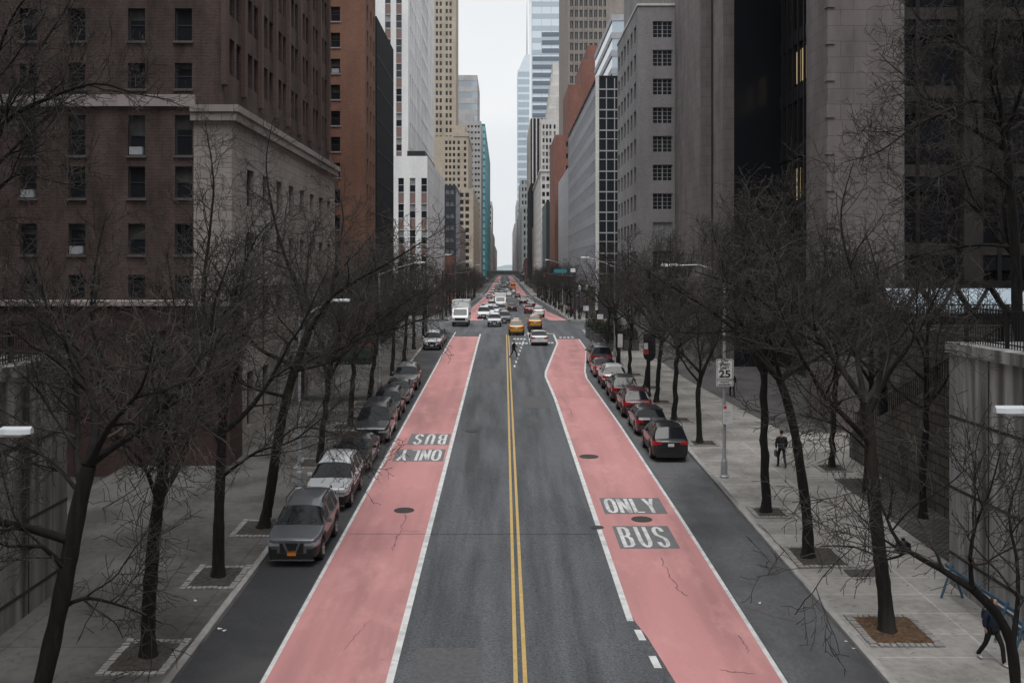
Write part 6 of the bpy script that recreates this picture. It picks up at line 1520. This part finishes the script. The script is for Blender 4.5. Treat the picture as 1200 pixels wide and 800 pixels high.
# ------------------------------------------------------------------ people
def skin_body(name, verts, edges, radii, mats, par, sub=2, smooth=True):
    """one continuous surface grown along a skeleton"""
    me = bpy.data.meshes.new(name); me.from_pydata([tuple(v) for v in verts], edges, []); me.update()
    o = bpy.data.objects.new(name, me); COL.objects.link(o)
    sk = o.modifiers.new('skin', 'SKIN'); sk.use_smooth_shade = True; sk.branch_smoothing = .3
    for i, r_ in enumerate(radii):
        sv = me.skin_vertices[0].data[i]; sv.radius = r_ if isinstance(r_, tuple) else (r_, r_); sv.use_root = (i == 0)
    ss = o.modifiers.new('sub', 'SUBSURF'); ss.levels = sub; ss.render_levels = sub
    bpy.context.view_layer.update()
    dg = bpy.context.evaluated_depsgraph_get(); nm = bpy.data.meshes.new_from_object(o.evaluated_get(dg)); nm.name = name
    nm.materials.clear(); nm.materials.append(mats); nm.polygons.foreach_set('use_smooth', [True]*len(nm.polygons))
    bpy.data.objects.remove(o); bpy.data.meshes.remove(me)
    o2 = bpy.data.objects.new(name, nm); COL.objects.link(o2); o2.parent = par; return o2
class Sk:
    def __init__(s): s.v = []; s.e = []; s.r = []
    def pt(s, p, r, par=None):
        s.v.append(Vector(p)); s.r.append(r); k = len(s.v)-1
        if par is not None: s.e.append((par, k))
        return k
    def chain(s, pts, par=None):
        for p, r in pts: par = s.pt(p, r, par)
        return par
def person(label, x, y, rz, h=1.75, step=.3, arm=(.12, -.12), elbow=(.1, .1), coat=(.02, .022, .026), legs=(.02, .02, .022), hair=True, shoe=(.02, .02, .02), coat_len=.0, group=None, z=None, lean=.03, fingers=True, cap=None, jacket_name='jacket'):
    """figure walking towards local -y; step: half stride of the leading left leg; arm: forward swing of left and right wrist"""
    s = h/1.75
    t = thing('person', label, 'person', (x, y, (G(y)+.15) if z is None else z), rz, group)
    hip, sh = .92*s, 1.42*s
    legs_j = []
    for sd, fwd in ((1, step), (-1, -step)):
        lift = 0.0 if fwd > 0 else .05
        kn = Vector((sd*.10*s, -fwd*.55*s - .06*s, .50*s)); an = Vector((sd*.10*s, -fwd*s + (.03 if fwd > 0 else .06)*s, (.09+lift)*s)); to = an + Vector((sd*.02*s, -.15*s, (-.055 + (0 if fwd > 0 else -.03))*s))
        legs_j.append((Vector((sd*.09*s, 0, hip-.02)), kn, an, to))
    arms_j = []
    for k, (sd, fw) in enumerate(((1, arm[0]), (-1, arm[1]))):
        shd = Vector((sd*.19*s, -lean, sh-.04*s)); el = Vector((sd*.25*s, -lean-fw*.35*s+.02, 1.14*s)); wr = el + Vector((-sd*.02*s, -fw*.9*s-elbow[k]*s, (-.24+elbow[k]*.5)*s))
        arms_j.append((shd, el, wr))
    # body: skin under the clothes, one continuous surface with head, hands and fingers
    b = Sk(); pel = b.pt((0, 0, hip), (.12*s, .09*s)); w_ = b.pt((0, -lean*.4, 1.1*s), (.11*s, .08*s), pel); ch = b.pt((0, -lean, 1.3*s), (.135*s, .09*s), w_)
    nb = b.pt((0, -lean-.005, 1.46*s), (.055*s, .055*s), ch); nk = b.pt((0, -lean-.02, 1.53*s), (.05*s, .05*s), nb)
    hd = b.pt((0, -lean-.03, 1.60*s), (.066*s, .078*s), nk); h2 = b.pt((0, -lean-.03, 1.68*s), (.074*s, .09*s), hd); b.pt((0, -lean-.02, 1.735*s), (.05*s, .06*s), h2)
    for (hp, kn, an, to) in legs_j: b.chain([(hp, .075*s), (kn, .05*s), (an, .035*s), (to, .028*s)], pel)
    for k, (shd, el, wr) in enumerate(arms_j):
        sd = 1 if k == 0 else -1
        wi = b.chain([(shd, .05*s), (el, .036*s), (wr, .025*s)], ch); d = (wr-el).normalized(); pa = b.pt(wr+d*.06*s, (.03*s, .018*s), wi)
        if fingers:
            fw = Vector((0, -1, 0)) if abs(d.y) < .8 else Vector((0, 0, 1))
            for q, (u, ln) in enumerate(((-.028, .07), (-.009, .08), (.010, .075), (.028, .06))):
                a_ = wr + d*.09*s + fw*u*s; c1 = a_ + d*ln*.5*s; c2 = c1 + (d*.6 + Vector((-sd*.6, 0, 0))).normalized()*ln*.5*s
                b.chain([(a_, .0095*s), (c1, .0085*s), (c2, .0075*s)], pa)
            th = wr + d*.04*s + fw*.035*s; b.chain([(th, .010*s), (th + (d+fw*.7).normalized()*.05*s, .009*s)], pa)
    skin_body('body', b.v, b.e, b.r, M['skin'], t)
    def cm(c, n): 
        k = ('cloth', c)
        if k not in PAINTS: PAINTS[k] = noisy('cloth ' + n, tuple(q*.8 for q in c), tuple(q*1.25 for q in c), 14, .9)
        return PAINTS[k]
    j = Sk(); z0 = hip-.06*s-coat_len
    p0 = j.pt((0, 0, z0), (.19*s, .15*s)); p1 = j.pt((0, -lean*.4, 1.1*s), (.185*s, .14*s), p0); p2 = j.pt((0, -lean, 1.31*s), (.20*s, .15*s), p1); j.pt((0, -lean+.0, 1.49*s), (.095*s, .085*s), p2)
    for (shd, el, wr) in arms_j: j.chain([(shd, .082*s), (el, .064*s), (wr, .048*s)], p2)
    skin_body(jacket_name, j.v, j.e, j.r, cm(coat, 'coat'), t)
    l = Sk(); q0 = l.pt((0, 0, hip), (.14*s, .11*s))
    for (hp, kn, an, to) in legs_j: l.chain([(hp, .095*s), (kn, .066*s), (an+Vector((0, .01, -.045*s)), .056*s)], q0)
    skin_body('trousers', l.v, l.e, l.r, cm(legs, 'trousers'), t)
    for (hp, kn, an, to) in legs_j:
        f = Sk(); f.chain([(an+Vector((0, .04*s, -.035*s)), .042*s), (an+Vector((0, -.04*s, -.045*s)), .042*s), (to+Vector((0, -.03*s, -.002)), .034*s)]); skin_body('shoe', f.v, f.e, f.r, cm(shoe, 'shoe'), t)
    # face and hair
    c = Vector((0, -lean-.03, 1.66*s))
    b = MB()
    for sd in (-1, 1): b.lathe([(.001, -.006), (.011*s, 0), (.001, .006)], (sd*.03*s, c.y-.083*s, c.z-.005), 8, axis='Y')
    b.build('eye', M['eye'], t, 60, world=False)
    b = MB(); b.prism([(c.y-.085*s, c.z-.01), (c.y-.11*s, c.z-.042*s), (c.y-.08*s, c.z-.046*s)], 'x', -.012*s, .012*s); b.build('nose', M['skin'], t, world=False)
    b = MB(); b.box(-.022*s, .022*s, c.y-.087*s, c.y-.06*s, c.z-.072*s, c.z-.062*s); b.build('mouth', plain('lips', (.3,.13,.11), .6) if 'lips' not in M else M['lips'], t, world=False)
    for sd in (-1, 1):
        b = MB(); b.lathe([(.003, -.008), (.026*s, 0), (.003, .008)], (sd*.083*s, c.y+.008, c.z-.012), 8, axis='X'); b.build('ear', M['skin'], t, 60, world=False)
    if hair:
        f = Sk(); f.chain([((0, c.y+.055*s, c.z-.085*s), (.06*s, .045*s)), ((0, c.y+.04*s, c.z-.03*s), (.085*s, .075*s)), ((0, c.y+.025*s, c.z+.04*s), (.095*s, .092*s)), ((0, c.y+.005, c.z+.085*s), (.072*s, .080*s))]); skin_body('hair', f.v, f.e, f.r, M['hair'], t)
    if cap:
        f = Sk(); f.chain([((0, c.y+.0, c.z+.05*s), (.098*s, .11*s)), ((0, c.y+.005, c.z+.105*s), (.06*s, .07*s))]); skin_body('hat', f.v, f.e, f.r, cm(cap, 'hat'), t)
    return t, [a[2] for a in arms_j]
M['lips'] = plain('lips', (.3, .13, .11), .6)
# the man with the briefcase, seen from behind, walking away
q = at(916, 551); x, y = q.x, q.y
t, wr = person('man in a dark suit walking away with a briefcase on the right pavement', x, y, math.pi, 1.8, .27, (.05, .05), (.02, .03), (.016, .017, .022), (.02, .02, .024), coat_len=.08, jacket_name='suit_jacket')
hand = Matrix.Rotation(math.pi, 3, 'Z') @ wr[0]
b = MB(); b.box(-.05, .05, -.2, .2, -.42, -.14); b.tube([(0, -.07, -.14), (0, -.06, -.09), (0, .06, -.09), (0, .07, -.14)], .012, 6)
o = b.build('briefcase', M['black_paint'], None, bevel=.02); o.location = (x+hand.x, y+hand.y, G(y)+.15+hand.z+.0); tag(o, 'black briefcase carried by the man in the dark suit', 'briefcase')
q = at(858, 467); person('distant figure in black walking away on the dark brick forecourt', q.x, q.y, math.pi, 1.75, .22, (.06, -.06), (.1, .1), (.012, .012, .014), (.012, .012, .014))
# the walker with the backpack, lower right
x, y = 10.72, 22.0
x, y = 12.74, 26.0
t, wr = person('person in a dark blue jacket and white trainers with a backpack, lower right', x, y, R(20), 1.7, .34, (.16, -.12), (.16, .12), (.012, .02, .038), (.010, .010, .012), shoe=(.55, .55, .56))
Mx = Matrix.Rotation(R(20), 3, 'Z'); bp = Vector((x, y, G(y)+.15)) + Mx @ Vector((0, .2, 1.22))
f = Sk(); f.chain([((0, 0, -.2), (.15, .09)), ((0, .01, 0), (.16, .11)), ((0, -.01, .19), (.12, .08))]); o = skin_body('backpack', f.v, f.e, f.r, M['black_paint'], None); o.location = bp; o.rotation_euler = (0, 0, R(20)); tag(o, 'black backpack on the back of the walker in the blue jacket', 'backpack')
# pedestrian in the carriageway, the cyclist's place beside the white sedan, people at the far corner
q = at(602, 419.5); person('person in black crossing the carriageway by the double yellow line', q.x, q.y, R(70), 1.75, .33, (.15, -.15), (.1, .1), (.012, .013, .015), (.015, .016, .02), z=q.z)
q = at(620.5, 396); person('person in a dark jacket standing beside the white sedan', q.x, q.y, R(150), 1.75, .12, (.1, .05), (.2, .2), (.05, .03, .03), (.02, .02, .024), z=q.z)
rnd = random.Random(4); base = []
spots = [(9.9, 151.5), (11.6, 154), (10.8, 157), (12.3, 160), (10.2, 163), (11.4, 167), (12.8, 171), (10.0, 173), (11.9, 178), (10.5, 184), (12.2, 190), (-9.8, 152), (-10.6, 156), (-9.6, 164), (-11.2, 170), (-10.1, 181)]
more = [(9.9+1.1*(i % 3)+.2*math.sin(i*2.1), 195+7.5*i) for i in range(12)] + [(-9.6-1.1*(i % 3), 190+8*i) for i in range(12)]
cl = [(.012,.013,.016), (.03,.03,.034), (.06,.02,.02), (.02,.03,.055), (.2,.19,.18)]
tones = ['black', 'charcoal', 'dark red', 'navy', 'pale grey']
plc = ['nearest the far right corner', 'second from the far right corner', 'third from the far right corner', 'by the first tree past the right corner', 'between the first trees past the right corner', 'just before the second right tree past the corner', 'close to the wall of the finned slab', 'at the kerb by the second right tree past the corner',
       'beside the right street lamp past the corner', 'beyond the right street lamp past the corner', 'farthest on the right pavement past the corner', 'nearest the far left corner', 'second from the far left corner', 'by the box truck on the left pavement', 'by the first left tree past the corner', 'farthest on the left pavement past the corner']
protos = []
for i, (x, y) in enumerate(spots):
    if i < 5:
        t, _ = person('x', x, y, 0 if i % 2 else math.pi, 1.68+.04*i, .2+.04*i, (.1, -.1), (.06, .06), cl[i], (.018, .018, .022), group='pedestrians past the crossing', fingers=False, coat_len=.12*(i % 2)); protos.append(t)
    else:
        t = copy_tree(protos[i % 5]); t.location = (x, y, G(y)+.15); t.rotation_euler = (0, 0, rnd.choice((0, math.pi)) + rnd.uniform(-.3, .3))
    t['label'] = 'pedestrian in ' + tones[i % 5] + ', ' + plc[i]

for i, (x, y) in enumerate(more):
    t = copy_tree(protos[i % 5]); t.location = (x, y, G(y)+.15); t.rotation_euler = (0, 0, rnd.choice((0, math.pi)) + rnd.uniform(-.3, .3))
    t['label'] = 'tiny far pedestrian in ' + tones[i % 5] + ', number ' + str(i % 12 + 1) + ' up the ' + ('right' if x > 0 else 'left') + ' pavement'
